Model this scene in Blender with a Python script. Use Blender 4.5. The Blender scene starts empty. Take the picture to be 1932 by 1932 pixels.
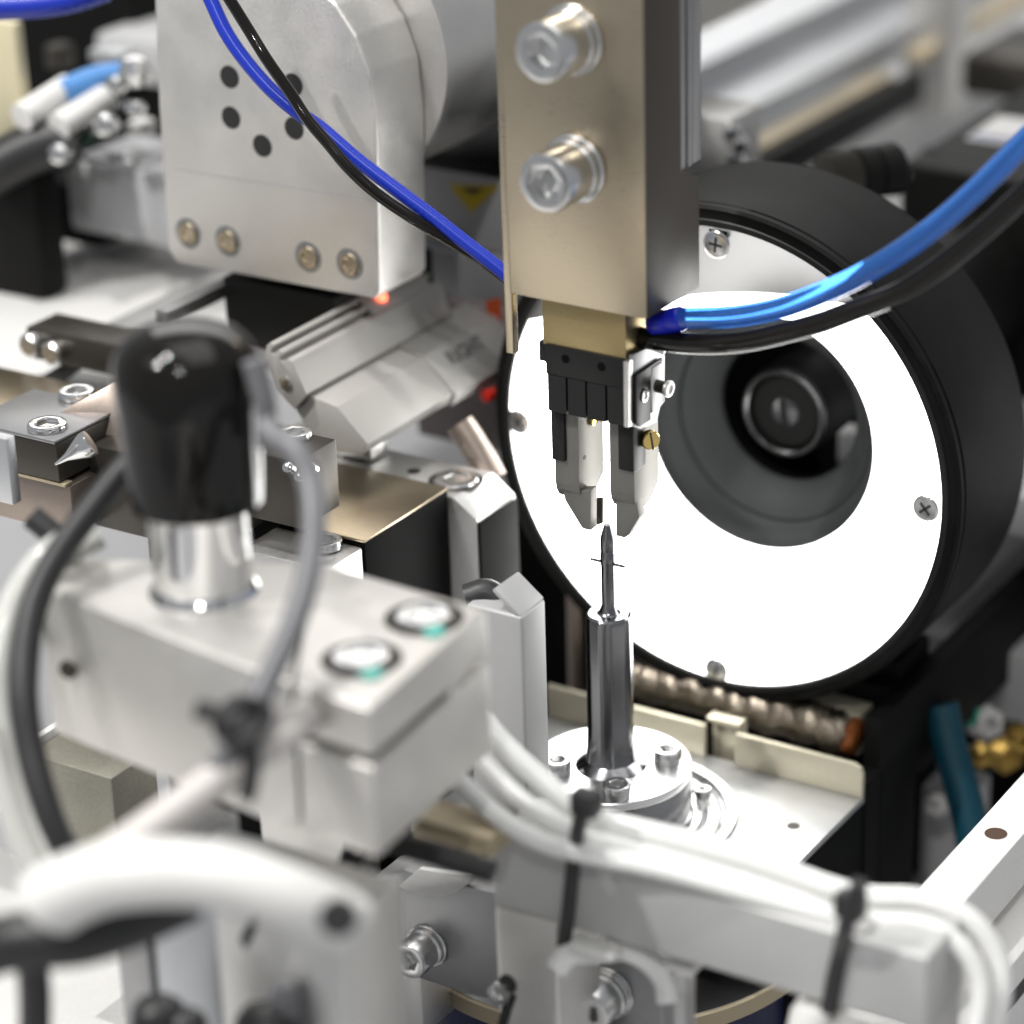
import bpy, bmesh, math, random
from mathutils import Vector, Matrix
random.seed(7)
V = Vector
S = bpy.context.scene
COL = S.collection
S.unit_settings.system = 'METRIC'
S.unit_settings.scale_length = 0.01          # one unit is one centimetre

# ------------------------------------------------------------------ camera
YAW, PITCH = math.radians(28.416), math.radians(24.292)
FPX, CX, CY, PX = 5409.0, 1353.5, 991.0, 1932.0
CR = V((math.cos(YAW), math.sin(YAW), 0))
FH = V((-math.sin(YAW), math.cos(YAW), 0))
CF = FH * math.cos(PITCH) - V((0, 0, 1)) * math.sin(PITCH)
CU = CR.cross(CF)
CAM = CF * -42.0
cd = bpy.data.cameras.new('camera')
cam = bpy.data.objects.new('camera', cd)
COL.objects.link(cam)
m = Matrix((CR, CU, -CF)).transposed().to_4x4()
m.translation = CAM
cam.matrix_world = m
cd.sensor_width = 36.0
cd.lens = 36.0 * FPX / PX
cd.shift_x = (PX / 2 - CX) / PX
cd.shift_y = (CY - PX / 2) / PX
cd.clip_start, cd.clip_end = 0.5, 2000
cd.dof.use_dof = True
cd.dof.focus_distance = 42.6
cd.dof.aperture_fstop = 0.100
S.camera = cam

# ------------------------------------------------------------------ world and lamps
W = bpy.data.worlds.new('World')
S.world = W
W.use_nodes = True
bg = W.node_tree.nodes['Background']
bg.inputs[0].default_value = (0.93, 0.96, 1.0, 1)
bg.inputs[1].default_value = 0.26


def area(name, loc, target, sx, sy, radiance, color=(1, 1, 1)):
    d = bpy.data.lights.new(name, 'AREA')
    d.shape = 'RECTANGLE'
    d.size, d.size_y = sx, sy
    d.energy = radiance * math.pi * sx * sy
    d.color = color
    o = bpy.data.objects.new(name, d)
    COL.objects.link(o)
    o.location = loc
    o.rotation_euler = (V(target) - V(loc)).to_track_quat('-Z', 'Y').to_euler()
    return o


area('unseen_area_lamp', (10, 20, 150), (0, 0, 0), 160, 90, 1.25, (1.0, 0.985, 0.95))
area('unseen_area_lamp', (-80, 150, 95), (0, 0, 0), 170, 60, 2.1, (1.0, 0.98, 0.95))
area('unseen_area_lamp', (-60, -70, 110), (0, 0, 0), 50, 40, 1.0, (1.0, 0.95, 0.87))  # unseen fill from the front left, added to brighten
area('spot_lamp', (-25, -45, 62), (-3, -6, 3), 1.6, 1.6, 3300, (1.0, 0.985, 0.96))
area('spot_lamp', (-24, -22, 84), (-3, -6, 3), 1.6, 1.6, 3300, (1.0, 0.985, 0.96))
area('spot_lamp', (22, -60, 66), (-3, -6, 3), 1.4, 1.4, 1700, (1.0, 0.985, 0.96))
S.view_settings.view_transform = 'Standard'
S.view_settings.look = 'None'
S.view_settings.exposure = 0.44
S.view_settings.gamma = 1.0
try:
    S.cycles.use_denoising = True
    S.cycles.max_bounces = 10
    S.cycles.caustics_reflective = False
    S.cycles.sample_clamp_indirect = 6.0
except Exception:
    pass


# ------------------------------------------------------------------ helpers
def at(px, py, X=None, Y=None, Z=None, d=None):
    """A point of the place: where the sight line through a measured spot meets a plane of the machine."""
    v = CF + CR * ((px - CX) / FPX) - CU * ((py - CY) / FPX)
    if d is not None:
        t = d
    elif X is not None:
        t = (X - CAM.x) / v.x
    elif Y is not None:
        t = (Y - CAM.y) / v.y
    else:
        t = (Z - CAM.z) / v.z
    return CAM + v * t


def box(x0, x1, y0, y1, z0, z1, bev=0.03, seg=2):
    bm = bmesh.new()
    bmesh.ops.create_cube(bm, size=1.0)
    bmesh.ops.scale(bm, vec=(abs(x1 - x0), abs(y1 - y0), abs(z1 - z0)), verts=bm.verts)
    bmesh.ops.translate(bm, vec=((x0 + x1) / 2, (y0 + y1) / 2, (z0 + z1) / 2), verts=bm.verts)
    if bev:
        bmesh.ops.bevel(bm, geom=bm.edges[:], offset=bev, segments=seg, affect='EDGES', profile=0.5)
    return bm


def prism(pts, vec, bev=0.03, seg=2):
    bm = bmesh.new()
    vs = [bm.verts.new(p) for p in pts]
    f = bm.faces.new(vs)
    r = bmesh.ops.extrude_face_region(bm, geom=[f])
    bmesh.ops.translate(bm, vec=vec, verts=[g for g in r['geom'] if isinstance(g, bmesh.types.BMVert)])
    bmesh.ops.recalc_face_normals(bm, faces=bm.faces)
    if bev:
        bmesh.ops.bevel(bm, geom=bm.edges[:], offset=bev, segments=seg, affect='EDGES', profile=0.5)
    return bm


def axis_matrix(origin, axis):
    q = V((0, 0, 1)).rotation_difference(V(axis).normalized())
    mm = q.to_matrix().to_4x4()
    mm.translation = V(origin)
    return mm


def lathe(profile, origin, axis, n=48, cap0=True, cap1=True, rad=None):
    """profile: (radius, distance along the axis)."""
    bm = bmesh.new()
    rings = []
    for k, (r, t) in enumerate(profile):
        if r < 1e-6:
            rings.append([bm.verts.new((0, 0, t))])
        else:
            ring = []
            for i in range(n):
                a = 2 * math.pi * i / n
                rr = rad(k, a, r) if rad else r
                ring.append(bm.verts.new((rr * math.cos(a), rr * math.sin(a), t)))
            rings.append(ring)
    for a, b in zip(rings, rings[1:]):
        if len(a) == 1 and len(b) == 1:
            continue
        for i in range(n):
            j = (i + 1) % n
            if len(a) == 1:
                bm.faces.new((a[0], b[j], b[i]))
            elif len(b) == 1:
                bm.faces.new((a[i], a[j], b[0]))
            else:
                bm.faces.new((a[i], a[j], b[j], b[i]))
    if cap0 and len(rings[0]) > 1:
        bm.faces.new(rings[0])
    if cap1 and len(rings[-1]) > 1:
        bm.faces.new(rings[-1])
    bmesh.ops.recalc_face_normals(bm, faces=bm.faces)
    bm.transform(axis_matrix(origin, axis))
    return bm


def smooth_path(pts, sub=8):
    pts = [V(p) for p in pts]
    P = [pts[0] * 2 - pts[1]] + pts + [pts[-1] * 2 - pts[-2]]
    out = []
    for i in range(1, len(P) - 2):
        a, b, c, d = P[i - 1:i + 3]
        for s in range(sub):
            t = s / sub
            out.append(0.5 * ((2 * b) + (c - a) * t + (2 * a - 5 * b + 4 * c - d) * t * t + (3 * b - a - 3 * c + d) * t ** 3))
    out.append(pts[-1])
    return out


def tube(pts, r, n=20, sub=8, caps=True, inner=None):
    path = smooth_path(pts, sub)
    bm = bmesh.new()
    rings = []
    up = V((0.31, 0.17, 0.93))
    tan = (path[1] - path[0]).normalized()
    nx = tan.cross(up).normalized()
    rr = r if callable(r) else (lambda t: r)
    for i, p in enumerate(path):
        t = (path[min(i + 1, len(path) - 1)] - path[max(i - 1, 0)]).normalized()
        nx = (nx - t * nx.dot(t)).normalized()
        ny = t.cross(nx)
        q = rr(i / (len(path) - 1))
        rings.append([bm.verts.new(p + nx * q * math.cos(2 * math.pi * k / n) + ny * q * math.sin(2 * math.pi * k / n)) for k in range(n)])
    for a, b in zip(rings, rings[1:]):
        for k in range(n):
            bm.faces.new((a[k], a[(k + 1) % n], b[(k + 1) % n], b[k]))
    if caps:
        bm.faces.new(rings[0])
        bm.faces.new(rings[-1])
    bmesh.ops.recalc_face_normals(bm, faces=bm.faces)
    return bm


def join(*bms):
    out = bmesh.new()
    for b in bms:
        me = bpy.data.meshes.new('joined')
        b.to_mesh(me)
        out.from_mesh(me)
        bpy.data.meshes.remove(me)
        b.free()
    return out


def mesh_of(name, bm, mat, sharp=35):
    me = bpy.data.meshes.new(name)
    bm.to_mesh(me)
    bm.free()
    for p in me.polygons:
        p.use_smooth = True
    me.set_sharp_from_angle(angle=math.radians(sharp))
    if mat:
        me.materials.append(mat)
    return me


def thing(name, label, cat, loc, group=None):
    o = bpy.data.objects.new(name, None)
    o.empty_display_size = 0.2
    COL.objects.link(o)
    o.location = loc
    o['label'] = label
    o['category'] = cat
    if group:
        o['group'] = group
    return o


def base_of(o):
    while o.parent:
        o = o.parent
    return V(o.location)


def part(parent, name, bm, mat, label=None, sharp=35):
    b = base_of(parent)
    bmesh.ops.translate(bm, vec=-b, verts=bm.verts)
    o = bpy.data.objects.new(name, mesh_of(name, bm, mat, sharp))
    COL.objects.link(o)
    o.parent = parent
    if label:
        o['label'] = label
    return o


def single(name, label, cat, bm, mat, group=None, sharp=35):
    vs = [v.co.copy() for v in bm.verts]
    c = sum(vs, V()) / len(vs)
    c.z = min(v.z for v in vs)
    bmesh.ops.translate(bm, vec=-c, verts=bm.verts)
    o = bpy.data.objects.new(name, mesh_of(name, bm, mat, sharp))
    COL.objects.link(o)
    o.location = c
    o['label'] = label
    o['category'] = cat
    if group:
        o['group'] = group
    return o


def structure(name, bm, mat):
    o = bpy.data.objects.new(name, mesh_of(name, bm, mat))
    COL.objects.link(o)
    o['kind'] = 'structure'
    return o


def place(parent, name, me, origin, axis, spin=0.0, label=None):
    """A piece that shares its mesh with others, set at a point and along an axis."""
    o = bpy.data.objects.new(name, me)
    COL.objects.link(o)
    o.parent = parent
    o.matrix_local = Matrix.Translation(-base_of(parent)) @ axis_matrix(origin, axis) @ Matrix.Rotation(spin, 4, 'Z')
    if label:
        o['label'] = label
    return o


def socket_bm(R, h, hexr, depth, chamfer=None, n=48):
    c = chamfer or R * 0.12
    prof = [(R * 0.97, 0), (R, R * 0.03), (R, h - c), (R - c * 0.4, h - c * 0.25), (R - c, h), (hexr * 1.12, h), (hexr, h - 0.04 * R), (hexr, h - depth), (0, h - depth * 1.15)]

    def rad(k, a, r):
        if k in (6, 7):
            s = (a % (math.pi / 3)) - math.pi / 6
            return r * math.cos(math.pi / 6) / math.cos(s)
        return r
    return lathe(prof, (0, 0, 0), (0, 0, 1), n=n, rad=rad)


# ------------------------------------------------------------------ materials
MATS = {}


def mat(name, col, rough=0.4, metal=0.0, bump=0.0, scale=20.0, stretch=(1, 1, 1), vary=0.06, rvary=0.12, coat=0.0, spec=0.5, trans=0.0, ior=1.45, emit=None, estr=0.0, detail=6.0):
    m = bpy.data.materials.new(name)
    m.use_nodes = True
    nt = m.node_tree
    b = nt.nodes['Principled BSDF']
    b.inputs['Metallic'].default_value = metal
    b.inputs['Coat Weight'].default_value = coat
    b.inputs['Coat Roughness'].default_value = 0.05
    b.inputs['Specular IOR Level'].default_value = spec
    b.inputs['Transmission Weight'].default_value = trans
    b.inputs['IOR'].default_value = ior
    tc = nt.nodes.new('ShaderNodeTexCoord')
    mp = nt.nodes.new('ShaderNodeMapping')
    mp.inputs['Scale'].default_value = stretch
    nt.links.new(tc.outputs['Object'], mp.inputs['Vector'])
    nz = nt.nodes.new('ShaderNodeTexNoise')
    nz.inputs['Scale'].default_value = scale
    nz.inputs['Detail'].default_value = detail
    nz.inputs['Roughness'].default_value = 0.6
    nt.links.new(mp.outputs['Vector'], nz.inputs['Vector'])
    n2 = nt.nodes.new('ShaderNodeTexNoise')
    n2.inputs['Scale'].default_value = 0.9
    n2.inputs['Detail'].default_value = 5.0
    nt.links.new(tc.outputs['Object'], n2.inputs['Vector'])
    add = nt.nodes.new('ShaderNodeMath')
    add.operation = 'ADD'
    nt.links.new(nz.outputs['Fac'], add.inputs[0])
    nt.links.new(n2.outputs['Fac'], add.inputs[1])
    cr = nt.nodes.new('ShaderNodeMapRange')
    cr.inputs['From Min'].default_value = 0.6
    cr.inputs['From Max'].default_value = 1.4
    cr.inputs['To Min'].default_value = 1.0 - vary
    cr.inputs['To Max'].default_value = 1.0 + vary
    nt.links.new(add.outputs[0], cr.inputs['Value'])
    mul = nt.nodes.new('ShaderNodeVectorMath')
    mul.operation = 'SCALE'
    mul.inputs[0].default_value = col[:3]
    nt.links.new(cr.outputs[0], mul.inputs['Scale'])
    nt.links.new(mul.outputs[0], b.inputs['Base Color'])
    rr = nt.nodes.new('ShaderNodeMapRange')
    rr.inputs['From Min'].default_value = 0.6
    rr.inputs['From Max'].default_value = 1.4
    rr.inputs['To Min'].default_value = max(0.02, rough * (1 - rvary))
    rr.inputs['To Max'].default_value = min(1.0, rough * (1 + rvary))
    nt.links.new(add.outputs[0], rr.inputs['Value'])
    nt.links.new(rr.outputs[0], b.inputs['Roughness'])
    if bump:
        bp = nt.nodes.new('ShaderNodeBump')
        bp.inputs['Strength'].default_value = bump
        bp.inputs['Distance'].default_value = 0.02
        nt.links.new(nz.outputs['Fac'], bp.inputs['Height'])
        nt.links.new(bp.outputs[0], b.inputs['Normal'])
    if emit:
        b.inputs['Emission Color'].default_value = (*emit, 1)
        b.inputs['Emission Strength'].default_value = estr
    MATS[name] = m
    return m


M = MATS
mat('nickel_steel', (0.53, 0.455, 0.34), 0.3, 1.0, bump=0.02, scale=30, stretch=(0.12, 1, 1.6), vary=0.08, rvary=0.2)
mat('shaded_flank', (0.065, 0.055, 0.045), 0.45, 0.0, spec=0.25, bump=0.03, scale=40)
mat('zinc', (0.70, 0.70, 0.695), 0.24, 1.0, bump=0.08, scale=40, vary=0.05, rvary=0.25)
mat('chrome', (0.80, 0.80, 0.80), 0.10, 1.0, vary=0.02)
mat('stainless', (0.66, 0.66, 0.66), 0.24, 1.0, bump=0.02, scale=30, stretch=(1, 1, 0.1))
mat('post_steel', (0.22, 0.222, 0.232), 0.2, 1.0, bump=0.05, scale=24, stretch=(0.3, 0.3, 3.0), vary=0.1)
mat('pin_steel', (0.20, 0.20, 0.21), 0.22, 1.0, bump=0.03, scale=50)
mat('aluminium', (0.72, 0.71, 0.69), 0.42, 0.9, bump=0.05, scale=26, vary=0.09, rvary=0.3)
mat('aluminium_warm', (0.72, 0.70, 0.67), 0.5, 0.85, bump=0.06, scale=22, vary=0.10, rvary=0.3)
mat('aluminium_cool', (0.62, 0.63, 0.645), 0.42, 0.9, bump=0.04, scale=30, vary=0.06)
mat('aluminium_dark', (0.34, 0.34, 0.345), 0.42, 0.9, bump=0.05, scale=30, vary=0.1)
mat('ground_steel', (0.46, 0.385, 0.28), 0.33, 1.0, bump=0.03, scale=30, stretch=(0.2, 1, 1), vary=0.1)
mat('dark_steel', (0.075, 0.068, 0.06), 0.4, 0.7, bump=0.05, scale=24, vary=0.15)
mat('brown_steel', (0.36, 0.30, 0.26), 0.4, 0.9, bump=0.04, scale=20, vary=0.1)
mat('brass_block', (0.42, 0.33, 0.17), 0.40, 0.9, bump=0.05, scale=30, vary=0.1)
mat('brass', (0.83, 0.62, 0.22), 0.2, 1.0, vary=0.06)
mat('old_brass', (0.40, 0.26, 0.07), 0.3, 0.9, bump=0.1, scale=20, vary=0.2)
mat('hole_brown', (0.07, 0.035, 0.02), 0.6, 0.0)
mat('black_plastic', (0.013, 0.013, 0.013), 0.42, 0.0, spec=0.35, bump=0.06, scale=60)
mat('black_gloss', (0.008, 0.007, 0.006), 0.07, 0.0, spec=0.45, vary=0.1)
mat('knob_black', (0.006, 0.005, 0.004), 0.07, 0.0, spec=0.45, vary=0.2, rvary=0.3)
mat('actuator_grey', (0.46, 0.445, 0.42), 0.5, 0.25, bump=0.03, scale=30)
mat('black_anodised', (0.0055, 0.0054, 0.0052), 0.5, 0.0, spec=0.16, bump=0.05, scale=70, vary=0.15)
mat('black_dome', (0.028, 0.030, 0.031), 0.5, 0.0, spec=0.3, bump=0.05, scale=50, vary=0.1)
mat('black_rubber', (0.025, 0.025, 0.026), 0.42, 0.0, bump=0.04, scale=40)
mat('grey_cable', (0.17, 0.17, 0.18), 0.42, 0.0, bump=0.03, scale=40)
mat('pale_sleeve', (0.62, 0.585, 0.56), 0.45, 0.0)
mat('white_plastic', (0.78, 0.77, 0.745), 0.35, 0.0, bump=0.06, scale=12, vary=0.07, rvary=0.3)
mat('white_paint', (0.80, 0.79, 0.77), 0.4, 0.0, bump=0.03, scale=14)
mat('light_grey_paint', (0.50, 0.50, 0.50), 0.5, 0.0)
mat('clear_tube', (0.92, 0.92, 0.88), 0.1, 0.0, trans=0.5, ior=1.4)
mat('milky_tube', (0.93, 0.93, 0.91), 0.22, 0.0, trans=0.12, ior=1.4)
mat('blue_cable', (0.012, 0.035, 0.42), 0.28, 0.0)
mat('blue_tube', (0.07, 0.28, 0.86), 0.06, 0.0, trans=0.75, ior=1.3, coat=0.5)
mat('blue_light', (0.10, 0.28, 0.62), 0.3, 0.0)
mat('jaw', (0.25, 0.242, 0.225), 0.55, 0.8, bump=0.03, scale=40, vary=0.08)
mat('plate', (0.72, 0.73, 0.74), 0.42, 0.75, bump=0.06, scale=40, stretch=(0.15, 1, 1), vary=0.07, rvary=0.35)
mat('upstand', (0.66, 0.61, 0.47), 0.45, 0.4, bump=0.02, scale=20, vary=0.07)
mat('flange', (0.74, 0.74, 0.74), 0.3, 1.0, bump=0.02, scale=30, vary=0.04)
mat('angle_alu', (0.46, 0.46, 0.46), 0.5, 0.2, bump=0.05, scale=40)
mat('olive_steel', (0.30, 0.29, 0.24), 0.5, 0.6, bump=0.1, scale=16, vary=0.2)
mat('blue_fitting', (0.01, 0.02, 0.55), 0.25, 0.0)
mat('navy', (0.012, 0.018, 0.07), 0.5, 0.0)
mat('teal_cable', (0.005, 0.055, 0.085), 0.4, 0.0)
mat('green_plastic', (0.03, 0.30, 0.22), 0.4, 0.0)
mat('red_lens', (0.6, 0.02, 0.01), 0.3, 0.0, emit=(1.0, 0.06, 0.03), estr=0.02)
mat('red_lamp', (0.6, 0.1, 0.05), 0.3, 0.0, emit=(1.0, 0.16, 0.08), estr=3.0)
mat('orange_plastic', (0.62, 0.10, 0.02), 0.4, 0.0)
mat('pink_board', (0.30, 0.25, 0.25), 0.5, 0.0)
mat('yellow_print', (0.68, 0.50, 0.02), 0.45, 0.0)
mat('ink', (0.02, 0.02, 0.02), 0.5, 0.0)
mat('grey_ink', (0.13, 0.125, 0.12), 0.5, 0.0)
mat('label_paper', (0.50, 0.49, 0.48), 0.5, 0.0)
mat('label_band', (0.16, 0.18, 0.26), 0.5, 0.0)
mat('diffuser_on', (0.85, 0.85, 0.84), 0.4, 0.0, emit=(1.0, 0.995, 0.975), estr=5.0)
mat('diffuser_off', (0.20, 0.197, 0.19), 0.22, 0.0, vary=0.02)  # same plastic as the lit part, its dimness put into the colour
mat('weld_bead', (0.33, 0.285, 0.23), 0.40, 1.0, bump=0.5, scale=14, vary=0.3, rvary=0.5)
mat('rust', (0.28, 0.085, 0.02), 0.55, 0.0, bump=0.4, scale=18, vary=0.5)
mat('panel_paint', (0.70, 0.69, 0.67), 0.45, 0.0, bump=0.02, scale=10, vary=0.05)
mat('bar_grey', (0.56, 0.56, 0.55), 0.5, 0.35, bump=0.04, scale=24, vary=0.06)
mat('black_matte', (0.004, 0.004, 0.004), 0.55, 0.0, spec=0.06, bump=0.04, scale=60)
mat('rim_metal', (0.10, 0.10, 0.10), 0.18, 0.9)
mat('lens_glass', (0.02, 0.02, 0.022), 0.03, 0.0, coat=1.0, spec=0.9)
mat('machine_grey', (0.42, 0.42, 0.43), 0.5, 0.0, vary=0.1)
mat('tan_strip', (0.50, 0.42, 0.29), 0.4, 0.3)
mat('green_board', (0.02, 0.05, 0.03), 0.5, 0.0)
mat('ivory', (0.62, 0.56, 0.38), 0.4, 0.0)
mat('teal_ink', (0.10, 0.45, 0.38), 0.5, 0.0)

# shared fastener meshes
SOCKET = {}


def socket_mesh(R, h, m='zinc'):
    k = (R, h, m)
    if k not in SOCKET:
        SOCKET[k] = mesh_of('socket_screw', socket_bm(R, h, R * 0.56, h * 0.5), M[m])
    return SOCKET[k]


WASH = {}


def washer_mesh(R, h, m='zinc'):
    k = (R, h, m)
    if k not in WASH:
        c = min(h * 0.3, 0.03)
        WASH[k] = mesh_of('washer', lathe([(R * 0.5, 0), (R - c, 0), (R, c), (R, h - c), (R - c, h), (R * 0.5, h)], (0, 0, 0), (0, 0, 1), n=40), M[m])
    return WASH[k]


def cap_screw(parent, origin, axis, R, h, spin=0.3, washers=(), m='zinc', label=None):
    o0 = V(origin)
    ax = V(axis).normalized()
    t = 0.0
    for (wr, wh) in washers:
        t += wh
    s = place(parent, 'socket_screw', socket_mesh(R, h, m), o0 + ax * t, ax, spin, label)
    ms = Matrix.Translation(-base_of(parent)) @ axis_matrix(o0 + ax * t, ax) @ Matrix.Rotation(spin, 4, 'Z')
    t = 0.0
    for (wr, wh) in washers:
        w = bpy.data.objects.new('washer', washer_mesh(wr, wh, m))
        COL.objects.link(w)
        w.parent = s
        w.matrix_local = ms.inverted() @ Matrix.Translation(-base_of(parent)) @ axis_matrix(o0 + ax * t, ax)
        t += wh
    return s


def cross_bm(R, h, slot=False):
    """flat-topped round head with a cut cross (or one slot)."""
    bm = lathe([(R, 0), (R, h * 0.55), (R * 0.93, h * 0.85), (R * 0.8, h), (0, h)], (0, 0, 0), (0, 0, 1), n=32)
    return bm


# ================================================================== THE SETTING
structure('machine_bed', box(-60, 60, -40, 90, -14.4, -14, 0), M['machine_grey'])
structure('room_wall', box(-140, 60, 120, 121, -14, 60, 0), M['light_grey_paint'])

# ================================================================== GRIPPER
YB = -0.8
bl, br = at(962, 560, Y=YB), at(1220, 598, Y=YB)
bx0, bx1, bz0 = bl.x, br.x, (bl.z + br.z) / 2
g = thing('gripper_tool', 'two jaw gripper hanging from a bolted bronze grey block above the needle post', 'gripper', ((bx0 + bx1) / 2, 0, bz0))
zstep = at(1320, 335, X=bx1).z
pr = [V((bx1, YB, bz0)), V((bx1, 0.76, bz0)), V((bx1, 0.76, zstep)), V((bx1, 0.24, zstep + 0.22)), V((bx1, 0.24, 9.0)), V((bx1, YB, 9.0))]
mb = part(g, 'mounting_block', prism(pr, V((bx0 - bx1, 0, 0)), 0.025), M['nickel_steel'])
mb.data.materials.append(M['shaded_flank'])                   # flanks coloured dark: their shade is put into the material
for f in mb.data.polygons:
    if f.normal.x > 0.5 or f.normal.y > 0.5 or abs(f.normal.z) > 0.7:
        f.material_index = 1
part(g, 'backing_plate', box(bx0 - 0.14, bx0 - 0.004, YB + 0.06, YB + 0.20, at(950, 668, Y=YB).z, 9.0, 0.015), M['nickel_steel'])
for (px, py) in ((1080, 74), (1086, 317)):
    cap_screw(g, at(px, py, Y=YB), (0, -1, 0), 0.425, 0.60, spin=0.45 if py < 100 else 0.2, washers=((0.50, 0.10), (0.455, 0.13)))
# profile running up behind the block
for k, (y0, y1) in enumerate(((0.26, 0.40), (0.44, 0.56), (0.60, 0.86))):
    part(g, 'guide_profile', box(bx1 - 0.6, bx1 - 0.02 + 0.02 * (k % 2), y0, y1, zstep + 0.24, 9.0, 0.02), M['aluminium_dark'])
# brass spacer
YS = -0.55
q0, q1 = at(1024, 646, Y=YS), at(1181, 672, Y=YS)
part(g, 'spacer_block', box(q0.x, q1.x, YS, 0.5, q0.z - 0.02, bz0 + 0.01, 0.012), M['brass_block'])
# black gripper body with three vertical grooves
YG = -0.58
g0, g1 = at(1028, 655, Y=YG).x, at(1184, 806, Y=YG).x
gzt = q0.z - 0.0
gzb = at(1110, 790, Y=YG).z
W_ = g1 - g0
xs = [0.0, 0.245, 0.275, 0.485, 0.515, 0.73, 0.76, 1.0]
zg = gzb + (gzt - gzb) * 0.55
pts = []
# outline of a horizontal slice of the lower half with grooves
sl = [(g0, 0.52), (g0, YG + 0.05), (g0 + 0.05, YG)]
for a in (0.26, 0.50, 0.745):
    sl += [(g0 + W_ * (a - 0.013), YG), (g0 + W_ * (a - 0.013), YG + 0.10), (g0 + W_ * (a + 0.013), YG + 0.10), (g0 + W_ * (a + 0.013), YG)]
sl += [(g1, YG), (g1, 0.52)]
body = join(prism([V((x, y, gzb)) for x, y in sl], V((0, 0, zg - gzb)), 0), box(g0, g1, YG, 0.52, zg, gzt - 0.004, 0.02))
gb = part(g, 'gripper_body', body, M['black_plastic'])
part(gb, 'side_boss', lathe([(0.14, 0), (0.14, 0.10), (0.10, 0.13), (0, 0.13)], (g0, -0.3, gzb + 0.72 * (gzt - gzb)), (-1, 0, 0), 24), M['black_plastic'])
part(gb, 'top_tab', box(g0 - 0.17, g0 + 0.02, YG + 0.1, 0.1, gzt - 0.33, gzt - 0.02, 0.02), M['black_plastic'])
for (px, py) in ((1067, 677), (1135, 692)):
    o = at(px, py, Y=YG)
    part(gb, 'bolt_hole', lathe([(0.068, 0), (0.068, 0.004), (0, 0.003)], o, (0, -1, 0), 20), M['black_matte'])
# metal edge strip and shaped cover on the right side
sx = g1
XS = sx + 0.075
z_ = lambda px, py: at(px, py, X=XS)
Zp = lambda zx, zy: at(905.7 + 0.2539 * zx, 528.3 + 0.2539 * zy, X=XS)
strip = [Zp(a, b) for a, b in ((1096, 612), (1134, 590), (1134, 1082), (1100, 1098))]
part(g, 'side_plate', prism(strip, V((-0.07, 0, 0)), 0.008), M['aluminium'])
back = [Zp(a, b) for a, b in ((1137, 560), (1245, 510), (1380, 560), (1380, 900), (1345, 950), (1320, 1060), (1200, 1110), (1137, 1090))]
part(g, 'side_frame', prism([p - V((0.012, 0, 0)) for p in back], V((-0.058, 0, 0)), 0.008), M['aluminium_dark'])
cov = [Zp(a, b) for a, b in ((1138, 705), (1335, 575), (1335, 600), (1256, 645), (1247, 720), (1247, 1035), (1165, 1085), (1138, 1060))]
part(g, 'side_cover', prism(cov, V((0.05, 0, 0)), 0.006), M['black_plastic'])
pl = [Zp(a, b) for a, b in ((1262, 650), (1330, 605), (1340, 640), (1336, 915), (1256, 985), (1254, 720))]
part(g, 'link_plate', prism(pl, V((0.055, 0, 0)), 0.008), M['white_plastic'])
part(g, 'pivot_pin', lathe([(0.075, 0.045), (0.095, 0.06), (0.095, 0.075), (0.06, 0.08), (0.06, 0.055), (0, 0.055)], Zp(1196, 855), (1, 0, 0), 28), M['zinc'])
pv = part(g, 'pivot_barrel', lathe([(0.095, 0.02), (0.095, 0.24), (0.0, 0.24)], Zp(1290, 780), (1, -0.12, 0), 24), M['dark_steel'])
part(pv, 'pin_end', lathe([(0.085, 0.235), (0.125, 0.25), (0.125, 0.285), (0.085, 0.295), (0.06, 0.28), (0, 0.27)], Zp(1290, 780), (1, -0.12, 0), 28), M['aluminium'])

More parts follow.
